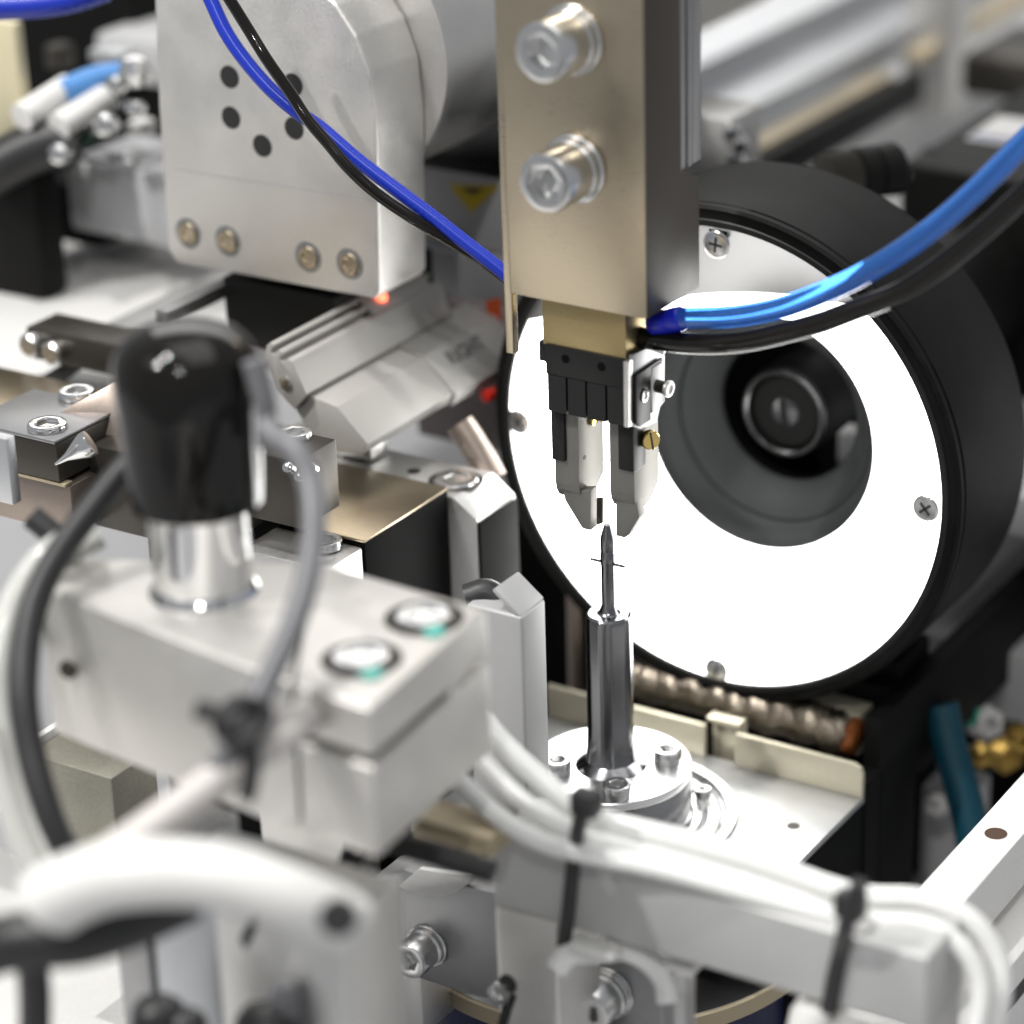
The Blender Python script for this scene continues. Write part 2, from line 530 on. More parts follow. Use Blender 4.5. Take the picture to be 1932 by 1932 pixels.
# jaws
YJ = -0.36
for side in (0, 1):
    if side == 0:
        x0, x1 = at(1046, 850, Y=YJ).x, at(1091, 850, Y=YJ).x
        zb, zt0 = at(1060, 945, Y=YJ).z, at(1067, 777, Y=YJ).z
    else:
        x0, x1 = at(1150, 870, Y=YJ).x, at(1196, 870, Y=YJ).x
        zb, zt0 = at(1175, 966, Y=YJ).z, at(1172, 800, Y=YJ).z
    zt = gzb + 0.02
    yz = [(YJ, zt), (YJ, zb + 0.30), (YJ + 0.02, zb + 0.18), (YJ + 0.09, zb + 0.06), (YJ + 0.20, zb), (0.10, zb + 0.04), (0.36, zb + 0.26), (0.37, zb + 0.42), (0.37, zt)]
    j = part(g, 'jaw', prism([V((x0, y, z)) for y, z in yz], V((x1 - x0, 0, 0)), 0.012), M['jaw'] if 'jaw' in M else M['aluminium'])
    # dark clamp insert on the outer half of the front
    if side == 0:
        ix0, ix1 = x0 - 0.02, x0 + 0.21
    else:
        ix0, ix1 = x0 + 0.175, x1 + 0.02
    iz = at(1060, 868, Y=YJ).z if side == 0 else at(1180, 886, Y=YJ).z
    part(j, 'clamp_insert', box(ix0, ix1, YJ - 0.05, YJ + 0.32, iz, zt, 0.02), M['black_plastic'])
    # thin tip
    if side == 0:
        tp = [(1062, 925), (1066, 944), (1097, 995), (1101, 998), (1114, 1001), (1114, 925)]
    else:
        tp = [(1162, 940), (1162, 1011), (1178, 1015), (1185, 1011), (1206, 976), (1200, 945)]
    yt = YJ + 0.05
    part(j, 'jaw_tip', prism([at(px, py, Y=yt) for px, py in tp], V((0, 0.19, 0)), 0.008), M['jaw'] if 'jaw' in M else M['aluminium'])
    if side == 0:
        part(j, 'thin_tip', prism([at(a, b, Y=YJ + 0.34) for a, b in ((1121, 940), (1121, 992), (1136, 988), (1136, 940))], V((0, 0.06, 0)), 0.006), M['dark_steel'])
        part(j, 'grub_hole', lathe([(0.035, 0), (0.035, 0.006), (0, 0.002)], at(1103, 863, X=x1 + 0.0), (1, 0, 0), 16), M['ink'])
        part(j, 'brass_screw', lathe([(0.10, 0), (0.10, 0.05), (0.07, 0.06), (0, 0.06)], at(1117, 790, X=x1), (1, 0, 0), 24), M['brass'])
    else:
        ax = V((0.80, -0.60, 0)).normalized()
        c = at(1226, 829, X=x1 + 0.10)
        bs = part(j, 'brass_screw', lathe([(0.09, -0.14), (0.10, -0.06), (0.13, -0.05), (0.145, -0.03), (0.145, 0.05), (0.13, 0.07), (0.0, 0.075)], c, ax, 40), M['brass'])
        sb = box(-0.014, 0.014, -0.14, 0.14, 0.066, 0.078, 0)
        sb.transform(axis_matrix(c, ax) @ Matrix.Rotation(math.radians(62), 4, 'Z'))
        part(bs, 'screw_slot', sb, M['dark_steel'])

# ================================================================== NEEDLE POST
pxc = at(1150, 1250, Y=0).x
FZ = -4.48
post = thing('needle_post', 'polished six sided steel post with thin needle on a round bolted flange', 'needle post', (pxc, 0, FZ))
ztop, zbot = -1.86, FZ
hexrot = math.radians(-10)


def hexrad(a, r):
    s = ((a - hexrot) % (math.pi / 3)) - math.pi / 6
    full = r * math.cos(math.pi / 6) / math.cos(s)
    return min(full, r * 0.892)


prof = [(0.56, 0), (0.50, 0.05), (0.45, 0.12), (0.435, 0.22), (0.415, 0.42), (0.405, 0.7), (0.402, ztop - zbot - 0.10), (0.388, ztop - zbot - 0.03), (0.355, ztop - zbot), (0, ztop - zbot)]
part(post, 'hex_post', lathe(prof, (pxc, 0, zbot), (0, 0, 1), n=96, rad=lambda k, a, r: hexrad(a, r) if k > 1 else r), M['post_steel'], sharp=30)
nz = ztop
ntip = at(1146, 990, Y=0).z
L = ntip - nz
npf = [(0.18, 0), (0.145, 0.03), (0.118, 0.09), (0.106, 0.14), (0.106, L - 0.66), (0.114, L - 0.64), (0.114, L - 0.46), (0.10, L - 0.44), (0.11, L - 0.42), (0.11, L - 0.235), (0.10, L - 0.18), (0.05, L), (0, L)]
part(post, 'needle', lathe(npf, (pxc, 0, nz), (0, 0, 1), n=32), M['pin_steel'])
wz = at(1147, 1062, Y=0).z
part(post, 'cross_wire', tube([(pxc - 0.30, 0, wz), (pxc, 0, wz), (pxc + 0.295, 0, wz)], 0.023, 10, 4), M['dark_steel'])
fp = [(1.0, -0.13), (1.255, -0.13), (1.262, -0.12), (1.262, -0.02), (1.245, 0.0), (0.0, 0.0)]
part(post, 'collar', lathe([(1.30, -0.92), (1.262, -0.84), (1.257, -0.78), (1.257, -0.132), (1.0, -0.132)], (pxc, 0, FZ), (0, 0, 1), n=96), M['post_steel'])  # darker steel than the flange: its shaded reflection is put into the colour
part(post, 'flange', lathe(fp, (pxc, 0, FZ), (0, 0, 1), n=96), M['flange'] if 'flange' in M else M['stainless'])
for (px, py) in ((1260, 1412), (1164, 1478), (1050, 1432), (1150, 1378)):
    p = at(px, py, Z=FZ + 0.22)
    d = V((p.x - pxc, p.y, 0))
    cap_screw(post, (p.x, p.y, FZ + 0.002), (0, 0, 1), 0.225, 0.22, spin=random.random(), m='stainless')

# bearing
PZ = -5.5
bz = -5.40
bear = thing('ball_bearing', 'open ball bearing set into the bright plate around the post flange', 'bearing', (pxc, 0, PZ))
part(bear, 'outer_ring', lathe([(1.78, -0.2), (2.0, -0.2), (2.0, 0.16), (1.97, 0.19), (1.81, 0.19), (1.78, 0.16), (1.78, -0.2)], (pxc, 0, PZ), (0, 0, 1), n=96, cap0=False, cap1=False), M['zinc'])
part(bear, 'race_floor', lathe([(1.26, -0.19), (1.79, -0.19), (1.79, -0.12), (1.26, -0.12), (1.26, -0.19)], (pxc, 0, PZ), (0, 0, 1), n=72, cap0=False, cap1=False), M['dark_steel'])
part(bear, 'inner_ring', lathe([(1.27, -0.1), (1.42, -0.1), (1.42, 0.12), (1.40, 0.14), (1.29, 0.14), (1.27, 0.12), (1.27, -0.1)], (pxc, 0, PZ), (0, 0, 1), n=96, cap0=False, cap1=False), M['zinc'])
part(bear, 'cage', lathe([(1.49, -0.08), (1.70, -0.08), (1.70, 0.10), (1.68, 0.125), (1.51, 0.125), (1.49, 0.10), (1.49, -0.08)], (pxc, 0, PZ), (0, 0, 1), n=72, cap0=False, cap1=False), M['aluminium'])
ball = bmesh.new()
bmesh.ops.create_uvsphere(ball, u_segments=16, v_segments=10, radius=0.135)
ballm = mesh_of('ball', ball, M['chrome'])
for k in range(22):
    a = 2 * math.pi * k / 22 + 0.1
    place(bear, 'ball', ballm, (pxc + 1.595 * math.cos(a), 1.595 * math.sin(a), PZ + 0.01), (0, 0, 1))
p = at(1326, 1490, Z=PZ + 0.3)
cap_screw(bear, (p.x, p.y, PZ + 0.17), (0, 0, 1), 0.13, 0.16, m='stainless')

# bearing plate with upstands
XP = 1.27
YU = 2.49
bp = thing('bearing_plate', 'bright bent sheet metal plate with cream upstands holding the bearing', 'mounting plate', (-1, 0, PZ - 0.12))
part(bp, 'plate', box(-4.6, XP, -1.6, YU + 0.1, PZ - 0.12, PZ - 0.004, 0.012), M['plate'] if 'plate' in M else M['stainless'])
zu = (at(1386, 1384.6, Y=YU).z + at(1600, 1440, Y=YU).z) / 2
xr = at(1386, 1400, Y=YU).x
xl = at(1329, 1400, Y=YU).x
hole = at(1497, 1558, Z=PZ)
part(bp, 'drilled_hole', lathe([(0.0, 0.001), (0.105, 0.001), (0.105, 0.003), (0.0, 0.002)], (hole.x, hole.y, PZ - 0.004), (0, 0, 1), 24), M['dark_steel'])
cr_ = 0.16
up = [(xr, PZ), (XP, PZ), (XP, zu - cr_), (XP - 0.05, zu - 0.05), (XP - cr_, zu), (xr, zu)]
part(bp, 'upstand', prism([V((x, YU, z)) for x, z in up], V((0, 0.1, 0)), 0.012), M['upstand'] if 'upstand' in M else M['stainless'])
part(bp, 'upstand', box(-4.6, xl, YU, YU + 0.1, PZ, zu, 0.012), M['upstand'] if 'upstand' in M else M['stainless'])
part(bp, 'bent_tab', join(box(xl - 0.02, xr + 0.02, YU + 0.32, YU + 0.40, PZ - 0.3, zu + 0.12, 0.012), box(xl - 0.02, xr + 0.02, YU + 0.1, YU + 0.40, zu + 0.05, zu + 0.12, 0.01)), M['upstand'] if 'upstand' in M else M['stainless'])

# ================================================================== RING LIGHT
RC = V((-1.78, 3.304, -0.57))
rl = thing('ring_light', 'large round black dome light with glowing white diffuser facing the needle', 'ring light', (RC.x, RC.y, RC.z - 4.1))
AY = (0, 1, 0)
part(rl, 'housing', lathe([(4.17, 0.0), (4.22, 0.04), (4.22, 0.14), (4.19, 0.16), (4.19, 0.20), (4.22, 0.22), (4.22, 2.55), (4.15, 2.66), (3.0, 2.72), (1.55, 2.74), (1.55, 2.6), (2.9, 2.56), (3.93, 2.5), (3.93, 0.02), (4.0, -0.01), (4.08, 0.02), (4.12, 0.02), (4.17, 0.0)], RC, AY, n=128, cap0=False, cap1=False), M['black_anodised'])
part(rl, 'front_rim', lathe([(3.90, 0.02), (3.91, -0.03), (4.0, -0.04), (4.02, -0.02), (3.96, 0.02)], RC, AY, n=128, cap0=False, cap1=False), M['black_plastic'])
df = lathe([(3.92, 0.04), (3.88, 0.03), (3.0, 0.68), (2.42, 1.12), (2.08, 1.41), (2.08, 1.46)], RC, AY, n=160, cap0=False, cap1=False)
zc = at(1400, 579, Y=RC.y + 0.3)
pn = V((-0.21, 0, 1)).normalized()
df2 = df.copy()
bmesh.ops.bisect_plane(df, geom=df.verts[:] + df.edges[:] + df.faces[:], plane_co=zc, plane_no=pn, clear_outer=True)
bmesh.ops.bisect_plane(df2, geom=df2.verts[:] + df2.edges[:] + df2.faces[:], plane_co=zc, plane_no=pn, clear_inner=True)
part(rl, 'diffuser', df, M['diffuser_on'], 'brightly lit white lower part of the diffuser')
part(rl, 'diffuser', df2, M['diffuser_off'], 'unlit grey upper part of the diffuser')
part(rl, 'inner_dome', lathe([(2.075, 1.41), (2.075, 1.50), (1.98, 1.70), (1.84, 1.90), (1.80, 1.94), (1.74, 1.94), (1.62, 2.09)], RC, AY, n=96, cap0=False, cap1=False), M['black_dome'])
part(rl, 'dome_neck', lathe([(1.62, 2.09), (1.5, 2.23), (1.32, 2.4), (1.25, 2.5)], RC, AY, n=96, cap0=False, cap1=False), M['black_dome'])
part(rl, 'throat', lathe([(1.25, 2.5), (1.24, 2.75), (1.5, 2.76)], RC, AY, n=96, cap0=False, cap1=False), M['black_matte'])
sc_bm = cross_bm(0.225, 0.06)
scm = mesh_of('rim_screw', sc_bm, M['zinc'])
for (px, py) in ((1353, 460), (980, 795), (1748, 958), (1353, 1263)):
    p = at(px, py, Y=RC.y + 0.04)
    s = place(rl, 'rim_screw', scm, p, (0, -1, 0))
    a0 = 0.5 + px * 0.01
    for k in range(2):
        b_ = box(-0.02, 0.02, -0.12, 0.12, 0.05, 0.064, 0)
        b_.transform(Matrix.Rotation(a0 + k * math.pi / 2, 4, 'Z'))
        o = bpy.data.objects.new('cross_slot', mesh_of('cross_slot', b_, M['ink']))
        COL.objects.link(o)
        o.parent = s
    # black lug behind each screw
    d = (p - V((RC.x, p.y, RC.z)))
    d = d.normalized()
    t = V((-d.z, 0, d.x))
    lug = [p + d * 0.45 + t * 0.26, p + d * 0.12 + t * 0.13, p - d * 0.02 + t * 0.1, p - d * 0.02 - t * 0.1, p + d * 0.12 - t * 0.13, p + d * 0.45 - t * 0.26]
    part(rl, 'screw_lug', prism([q + V((0, 0.03, 0)) for q in lug], V((0, 0.10, 0)), 0.0), M['black_matte'])

# ================================================================== INSPECTION CAMERA
ic = thing('inspection_camera', 'black industrial camera with long lens looking through the ring light', 'camera', (RC.x, 12, RC.z - 2.2))
YL = RC.y + 2.25
part(ic, 'lens_barrel', lathe([(0.75, 0.10), (0.79, 0.15), (0.80, 2.6), (1.3, 3.0), (1.4, 7.6), (0, 7.6)], (RC.x, YL, RC.z), AY, n=64), M['black_anodised'])
part(ic, 'lens_rim', lathe([(0.64, 0.18), (0.66, 0.02), (0.69, -0.01), (0.73, -0.01), (0.76, 0.02), (0.77, 0.14)], (RC.x, YL, RC.z), AY, n=64, cap0=False, cap1=False), M['rim_metal'])
part(ic, 'lens_inner_rim', lathe([(0.645, 0.10), (0.60, 0.10), (0.54, 0.14), (0.54, 0.2), (0.62, 0.2)], (RC.x, YL, RC.z), AY, n=64, cap0=False, cap1=False), M['rim_metal'])
part(ic, 'lens_element', lathe([(0, 0.08), (0.2, 0.092), (0.38, 0.125), (0.54, 0.18)], (RC.x, YL, RC.z), AY, n=64, cap1=False), M['lens_glass'])
k0, k1 = at(1553, 338, d=48.6), at(1690, 318, d=49.2)
ka = (k1 - k0).normalized()
kl = (k1 - k0).length
part(ic, 'knurled_ring', lathe([(0.30, 0), (0.42, 0.03), (0.42, kl * 0.42), (0.36, kl * 0.45)], k0, ka, n=120, rad=lambda k, a, r: r + 0.012 * math.cos(a * 60)), M['dark_steel'])
part(ic, 'focus_ring', lathe([(0.3, kl * 0.42), (0.46, kl * 0.44), (0.46, kl * 0.68), (0.40, kl * 0.71)], k0, ka, n=64), M['black_anodised'])
part(ic, 'mount_ring', lathe([(0.3, kl * 0.70), (0.44, kl * 0.72), (0.46, kl * 0.98), (0.42, kl * 1.02), (0, kl * 1.02)], k0, ka, n=64), M['black_anodised'])
hx = at(1545, 880, Y=7.5)
part(ic, 'lens_dark_backing', box(hx.x - 5.0, hx.x, 7.5, 8.3, RC.z - 2.6, RC.z + 2.4, 0.05), M['black_matte'])  # added black box, keeps the gap left of the lens dark
c0 = at(1699, 307, Z=1.6)
yf = 13.0
xc0 = at(1699, 307, Y=yf).x
zc0 = at(1699, 307, Y=yf).z
cb = part(ic, 'camera_body', box(xc0, xc0 + 4.6, yf, yf + 6.0, zc0 - 4.4, zc0, 0.10, 3), M['black_anodised'])
lb = [at(px, py, Z=zc0 + 0.012) for px, py in ((1822, 262), (1883, 219), (1960, 229), (1905, 274))]
part(cb, 'label_sticker', prism(lb, V((0, 0, 0.01)), 0), M['label_paper'])
lb = [at(px, py, Z=zc0 + 0.027) for px, py in ((1832, 259), (1842, 252), (1925, 262), (1915, 270))]
part(cb, 'label_stripe', prism(lb, V((0, 0, 0.004)), 0), M['label_band'])
p = at(1756, 283, Z=zc0)
part(cb, 'body_screw', lathe([(0.16, 0), (0.14, 0.03), (0, 0.03)], p, (0, 0, 1), 20), M['black_gloss'])
p = at(1710, 337, Y=yf)
part(cb, 'face_screw', lathe([(0.12, 0), (0.10, 0.05), (0, 0.06)], p, (0, -1, 0), 20), M['stainless'])

# ================================================================== LIGHT BRACKET
lbk = thing('light_bracket', 'black steel bracket of post and arm carrying the ring light', 'bracket', (0, 4, -14))
ap = at(1640, 1340, Y=3.5)
za = ap.z
part(lbk, 'arm', box(ap.x, ap.x + 0.32, 3.3, 17, za - 1.75, za, 0.03), M['black_anodised'])
part(lbk, 'post', box(ap.x - 0.02, ap.x + 0.34, 2.75, 4.7, -14, za - 0.9, 0.03), M['black_anodised'])
part(lbk, 'rib', box(ap.x + 0.3, ap.x + 0.37, 3.3, 3.42, -14, za - 1.0, 0.02), M['black_anodised'])
part(lbk, 'dark_plate', box(-5.0, ap.x - 0.02, 4.3, 4.6, -14, RC.z - 3.9, 0.03), M['black_anodised'])
part(lbk, 'cradle', box(-4.0, ap.x - 0.03, 4.7, 5.9, za - 0.3, RC.z - 3.6, 0.03), M['black_anodised'])
part(lbk, 'support_box', box(-3.4, 1.20, 0.35, 2.70, -14, PZ - 0.14, 0.03), M['black_anodised'])
# weld seam under the ring light
YW = 3.55
wb = thing('welded_bar', 'heat stained steel bar with wavy weld seam under the ring light', 'welded bar', (-1, YW, -5.2))
w0, w1 = at(1150, 1262, Y=YW), at(1590, 1382, Y=YW)
n = 40
for i in range(n):
    t = i / (n - 1)
    c = w0.lerp(w1, t) + V((0, 0.02 * math.sin(i * 2.1), 0.03 * math.sin(i * 1.3)))
    r = 0.36 + 0.035 * math.sin(i * 1.7) + 0.02 * random.random()
    tilt = V((1, 0.35 + 0.12 * math.sin(i), 0.55 + 0.1 * math.cos(i * 2)))
    bm = lathe([(r * 0.86, -0.16), (r * 0.96, -0.06), (r, 0.02), (r * 0.985, 0.08), (r * 0.95, 0.13), (r * 0.86, 0.19), (r * 0.6, 0.25), (0, 0.28)], c - V((0.06, 0, 0)), tilt, n=30, rad=lambda k, a, q: q * (1 + 0.03 * math.sin(3 * a + i)))
    part(wb, 'weld_ripple', bm, M['weld_bead'], sharp=60)
part(wb, 'bar', box(w0.x - 0.1, w1.x + 0.25, YW + 0.10, YW + 0.62, w1.z - 0.42, w1.z + 0.33, 0.02), M['upstand'])
part(wb, 'rust_patch', lathe([(0.05, 0), (0.28, 0.04), (0.34, 0.12), (0.25, 0.22), (0.0, 0.26)], (w1.x + 0.06, YW, w1.z), (1, 0, -0.1), n=28, rad=lambda k, a, r: r * (1 + 0.12 * math.sin(5 * a + k))), M['rust'])

# ================================================================== AIR TUBES
bt = [at(px, py, Y=y) for px, py, y in ((1275, 601, -0.1), (1358, 599, -0.1), (1430, 590, -0.05), (1499, 572, 0), (1604, 529, 0.15), (1710, 467, 0.3), (1815, 384, 0.5), (1931, 270, 0.7), (2010, 180, 0.9))]
t1 = thing('air_tube', 'shiny translucent blue air tube curving from the gripper past the ring light', 'air tube', bt[0])
part(t1, 'tube', tube(bt, 0.160, 28), M['blue_tube'])
f0, f1 = at(1228, 613, Y=-0.1), at(1288, 600.5, Y=-0.1)
fl = (f1 - f0).length
part(t1, 'fitting', lathe([(0.08, 0), (0.15, 0.01), (0.175, 0.05), (0.18, fl * 0.55), (0.172, fl * 0.6), (0.185, fl * 0.65), (0.185, fl * 0.96), (0.162, fl)], f0, f1 - f0, 32), M['blue_fitting'])
kt = [at(px, py, Y=y) for px, py, y in ((1200, 636, -0.1), (1288, 647, -0.14), (1360, 648, -0.14), (1428, 640, -0.1), (1534, 613, 0), (1604, 588, 0.1), (1710, 545, 0.3), (1815, 470, 0.5), (1931, 366, 0.7), (2010, 280, 0.9))]
t2 = thing('air_tube', 'glossy black air tube running just below the translucent blue one', 'air tube', kt[0])
part(t2, 'tube', tube(kt, 0.155, 28), M['black_gloss'])
part(t2, 'fitting', lathe([(0.07, 0), (0.11, 0.02), (0.11, 0.12), (0.06, 0.14)], at(1194, 636, Y=-0.15), (1, 0, 0), 24), M['chrome'])
part(t2, 'fitting_cap', lathe([(0.05, 0), (0.085, 0.02), (0.085, 0.1), (0.05, 0.12)], at(1192, 612, Y=-0.1), (1, 0.1, 0), 24), M['zinc'])

dl = 43.0
bc = [at(px, py, d=dl) for px, py in ((380, -40), (400, 5), (426, 60), (462, 113), (508, 166), (555, 207), (604, 241), (674, 301), (744, 355), (815, 408), (885, 463), (943, 508), (985, 545))]
single('signal_cable', 'bright blue cable sweeping down from the top edge to the mounting block', 'cable', tube(bc, 0.112, 20), M['blue_cable'])
kc = [at(px, py, d=d) for px, py, d in ((410, -40, 42.4), (434, 0, 42.5), (467, 53, 42.6), (506, 116, 42.6), (548, 176, 42.7), (580, 225, 42.7), (619, 271, 42.7), (657, 316, 42.7), (709, 364, 42.8), (780, 413, 42.9), (850, 455, 43.1), (910, 492, 43.3), (985, 550, 43.4))]
single('signal_cable', 'thin black cable crossing and twisting along the bright blue cable', 'cable', tube(kc, 0.09, 20), M['black_gloss'])

# ================================================================== LEFT CLAMP BLOCK AND KNOB
ZA = at(71, 1108, d=36.70).z
cbk = thing('clamp_block', 'thick pale aluminium clamp block with two counterbored screws in front on the left', 'clamp block', at(400, 1180, Z=ZA))
pA = [at(px, py, Z=ZA) for px, py in ((71, 1108), (147, 1052), (590, 1062), (548, 1288), (482, 1265))]
hA = 2.1
part(cbk, 'block', prism(pA, V((0, 0, -hA)), 0.05, 3), M['aluminium_warm'])
pB = [at(px, py, Z=ZA - 0.004) for px, py in ((594, 1062), (685, 1083), (919, 1150), (697, 1338), (554, 1291))]
part(cbk, 'cap', prism(pB, V((0, 0, -0.65)), 0.05, 3), M['aluminium_warm'])
cB = sum(pB, V()) / 5
pBl = [p for p in pB]
part(cbk, 'lower_jaw', prism([V((p.x, p.y, ZA - 0.80)) for p in pBl], V((0, 0, -1.25)), 0.05, 3), M['aluminium_warm'])
part(cbk, 'slot_spacer', prism([V((p.x, p.y, ZA - 0.66)) for p in (pB[0], pB[1], pB[1].lerp(pB[2], 0.9), pB[2].lerp(pB[3], 0.35), pB[0].lerp(pB[4], 0.45))], V((0, 0, -0.135)), 0), M['aluminium_warm'])
for (px, py) in ((800, 1166), (682, 1244)):
    p = at(px, py, Z=ZA)
    part(cbk, 'counterbore', lathe([(0.50, 0.004), (0.44, 0.004), (0.42, -0.002), (0.0, 0.0)], p + V((0, 0, 0.004)), (0, 0, 1), 40), M['dark_steel'])
    cap_screw(cbk, p + V((0, 0, 0.01)), (0, 0, 1), 0.36, 0.06, m='stainless')
    q = p + V((0.34, -0.28, 0.012))
    part(cbk, 'paint_mark', lathe([(0.15, 0), (0.13, 0.03), (0, 0.035)], q, (0, 0, 1), 16), M['teal_ink'])
fy = at(130, 1262, Y=pA[0].y - 0.16)
part(cbk, 'set_screw', lathe([(0.13, 0), (0.12, 0.05), (0.05, 0.04), (0, 0.0)], at(130, 1262, Y=pA[0].y - 0.12), (0.1, -1, 0), 24), M['dark_steel'])

sp = at(378, 1108, Z=ZA)
kn = thing('knob', 'large glossy black round knob on a chrome stem standing on the clamp block', 'knob', sp)
zc0 = at(376, 950, Y=sp.y).z
zc1 = at(352, 622, Y=sp.y).z
hk = zc1 - zc0
kx = sp.x + 0.06
part(kn, 'cap', lathe([(0.5, 0.0), (0.76, 0.01), (0.835, 0.06), (0.85, 0.3), (0.875, hk * 0.40), (0.905, hk * 0.60), (0.925, hk * 0.70), (0.92, hk * 0.77), (0.89, hk * 0.84), (0.82, hk * 0.905), (0.70, hk * 0.955), (0.54, hk * 0.99), (0.36, hk * 1.013), (0.17, hk * 1.025), (0.0, hk * 1.028)], (kx, sp.y, zc0), (0, 0, 1), n=72), M['knob_black'], sharp=50)
part(kn, 'stem', lathe([(0.72, 0.0), (0.69, 0.05), (0.63, 0.12), (0.63, zc0 - ZA - 0.1), (0.69, zc0 - ZA + 0.05)], (kx, sp.y, ZA), (0, 0, 1), n=64), M['chrome'])
# side gland of the knob where the grey lead leaves
part(kn, 'cable_gland', tube([at(478, 680, Y=sp.y), at(500, 760, Y=sp.y), at(505, 840, Y=sp.y)], 0.15, 16), M['grey_cable'])
gc = [at(px, py, d=d) for px, py, d in ((500, 800, 35.00), (520, 826, 34.90), (558, 850, 34.70), (584, 905, 34.60), (593, 970, 34.40), (588, 1050, 34.20), (566, 1140, 33.90), (532, 1225, 33.60), (497, 1300, 33.40), (466, 1365, 33.20), (420, 1440, 33.20), (360, 1510, 33.40), (290, 1565, 33.70))]
single('sensor_lead', 'grey lead looping down from the knob in front of the clamp block', 'lead', tube(gc, lambda t: 0.158, 20), M['grey_cable'])
ps = [at(px, py, d=d) for px, py, d in ((90, 1690, 32.90), (190, 1625, 32.90), (300, 1550, 33.00), (400, 1478, 33.20), (475, 1425, 33.40), (530, 1390, 33.60), (580, 1350, 34.20))]
single('cable_sleeve', 'pale beige grey sleeve slanting up behind the white hose', 'sleeve', tube(ps, 0.22, 24), M['pale_sleeve'])
tie = thing('cable_tie', 'black cable tie knotted round the grey lead at the clamp block', 'cable tie', at(450, 1370, d=33.00))
part(tie, 'band', tube([at(px, py, d=d) for px, py, d in ((505, 1345, 33.10), (480, 1385, 32.80), (445, 1400, 32.80), (415, 1370, 32.80), (440, 1330, 32.90), (480, 1330, 33.00), (505, 1345, 33.10))], 0.10, 12), M['black_rubber'])
part(tie, 'head', tube([at(px, py, d=32.70) for px, py in ((370, 1338), (400, 1345), (440, 1362))], 0.12, 12), M['black_rubber'])
part(tie, 'tail', tube([at(px, py, d=32.90) for px, py in ((462, 1385), (474, 1430), (472, 1475), (463, 1510))], 0.11, 12), M['black_rubber'])

wh = [at(px, py, d=d) for px, py, d in ((88, 1712, 32.10), (110, 1692, 32.00), (160, 1668, 31.80), (220, 1652, 31.60), (320, 1646, 31.50), (430, 1657, 31.50), (540, 1690, 31.60), (620, 1722, 31.80), (660, 1742, 32.00))]
single('hose', 'thick blurred white hose arching across the lower left foreground', 'hose', tube(wh, lambda t: (0.43 - 0.094 * t) * min(1.0, (0.35 + t * 12)), 28), M['white_plastic'])
p = at(636, 1733, d=31.30)
part_ = single('rubber_plug', 'round black rubber plug at the right end of the white hose', 'plug', lathe([(0.0, 0), (0.19, 0.0), (0.21, 0.04), (0.21, 0.2), (0.0, 0.2)], p, CF, 28), M['black_rubber'])
for i, pts in enumerate([((-60, 1800, 32.60), (40, 1775, 32.40), (150, 1768, 32.40), (250, 1735, 32.60), (350, 1690, 33.00))]):
    single('black_hose', 'fat black hose tucked under the white hose at lower left', 'hose', tube([at(a, b, d=d) for a, b, d in pts], 0.335, 24), M['black_rubber'])
single('black_cable', 'black cable hanging straight down at the bottom left corner', 'cable', tube([at(a, b, d=d) for a, b, d in ((50, 1760, 33.40), (62, 1830, 33.70), (66, 1900, 34.00), (64, 2000, 34.40))], 0.195, 20), M['black_rubber'])
bk = [at(a, b, d=d) for a, b, d in ((290, 830, 36.90), (235, 885, 36.80), (185, 945, 36.60), (135, 1010, 36.40), (90, 1080, 36.10), (62, 1150, 35.90), (48, 1230, 35.70), (45, 1320, 35.50), (57, 1410, 35.40), (80, 1500, 35.30), (112, 1580, 35.30), (150, 1640, 35.40))]
single('black_cable', 'long black cable bowing down the left side of the clamp block', 'cable', tube(bk, 0.185, 22), M['black_rubber'])
single('black_cable', 'short dark cable stub crossing behind the black cable at far left', 'cable', tube([at(a, b, d=37.90) for a, b in ((60, 975), (90, 1000), (120, 1030), (135, 1060))], 0.17, 16), M['black_rubber'])
for k, (pts, lab) in enumerate((
        (((140, 1010, 36.80), (75, 1060, 36.70), (20, 1150, 36.60), (-8, 1270, 36.40), (2, 1400, 36.30), (38, 1530, 36.20), (95, 1640, 36.10)), 'outer of two milky clear tubes curving at the left edge'),
        (((190, 1010, 37.40), (120, 1050, 37.30), (60, 1130, 37.20), (25, 1250, 36.90), (32, 1390, 36.70), (70, 1520, 36.50), (130, 1640, 36.40)), 'inner of two milky clear tubes beside the long black cable'),
        (((-20, 1380, 36.20), (5, 1480, 36.10), (40, 1580, 36.00), (90, 1680, 35.90)), 'short pale clear tube low at the left edge of the picture'))):
    single('clear_tube', lab, 'tube', tube([at(a, b, d=d) for a, b, d in pts], 0.178, 20), M['clear_tube'], group='clear tubes at the left edge')

# columns under the hose
YC = at(350, 1800, d=36.00).y
col = thing('support_column', 'grey aluminium support column with dark slots below the white hose', 'column', at(470, 1900, d=36.00))
c0, c1, c2, c3 = (at(x, 1800, Y=YC).x for x in (160, 286, 420, 656))
zt_ = at(350, 1690, Y=YC).z
part(col, 'block', box(c0, c1 - 0.05, YC + 0.6, YC + 2, -5.4, zt_, 0.04), M['aluminium_dark'])
part(col, 'block', box(c1, c2, YC, YC + 1.6, -14, zt_, 0.04), M['aluminium_cool'])
part(col, 'block', box(c2 + 0.004, c3, YC - 0.1, YC + 1.2, -14, zt_ + 0.3, 0.05), M['aluminium'])
part(col, 'dark_slot', box(c1 - 0.05, c1 + 0.06, YC - 0.012, YC + 0.3, -8, zt_ - 0.2, 0.01), M['black_rubber'])
part(col, 'dark_slot', prism([at(a, b, Y=YC - 0.11) for a, b in ((452, 1772), (470, 1735), (490, 1728), (478, 1765), (462, 1792))], V((0, 0.005, 0)), 0), M['black_rubber'])
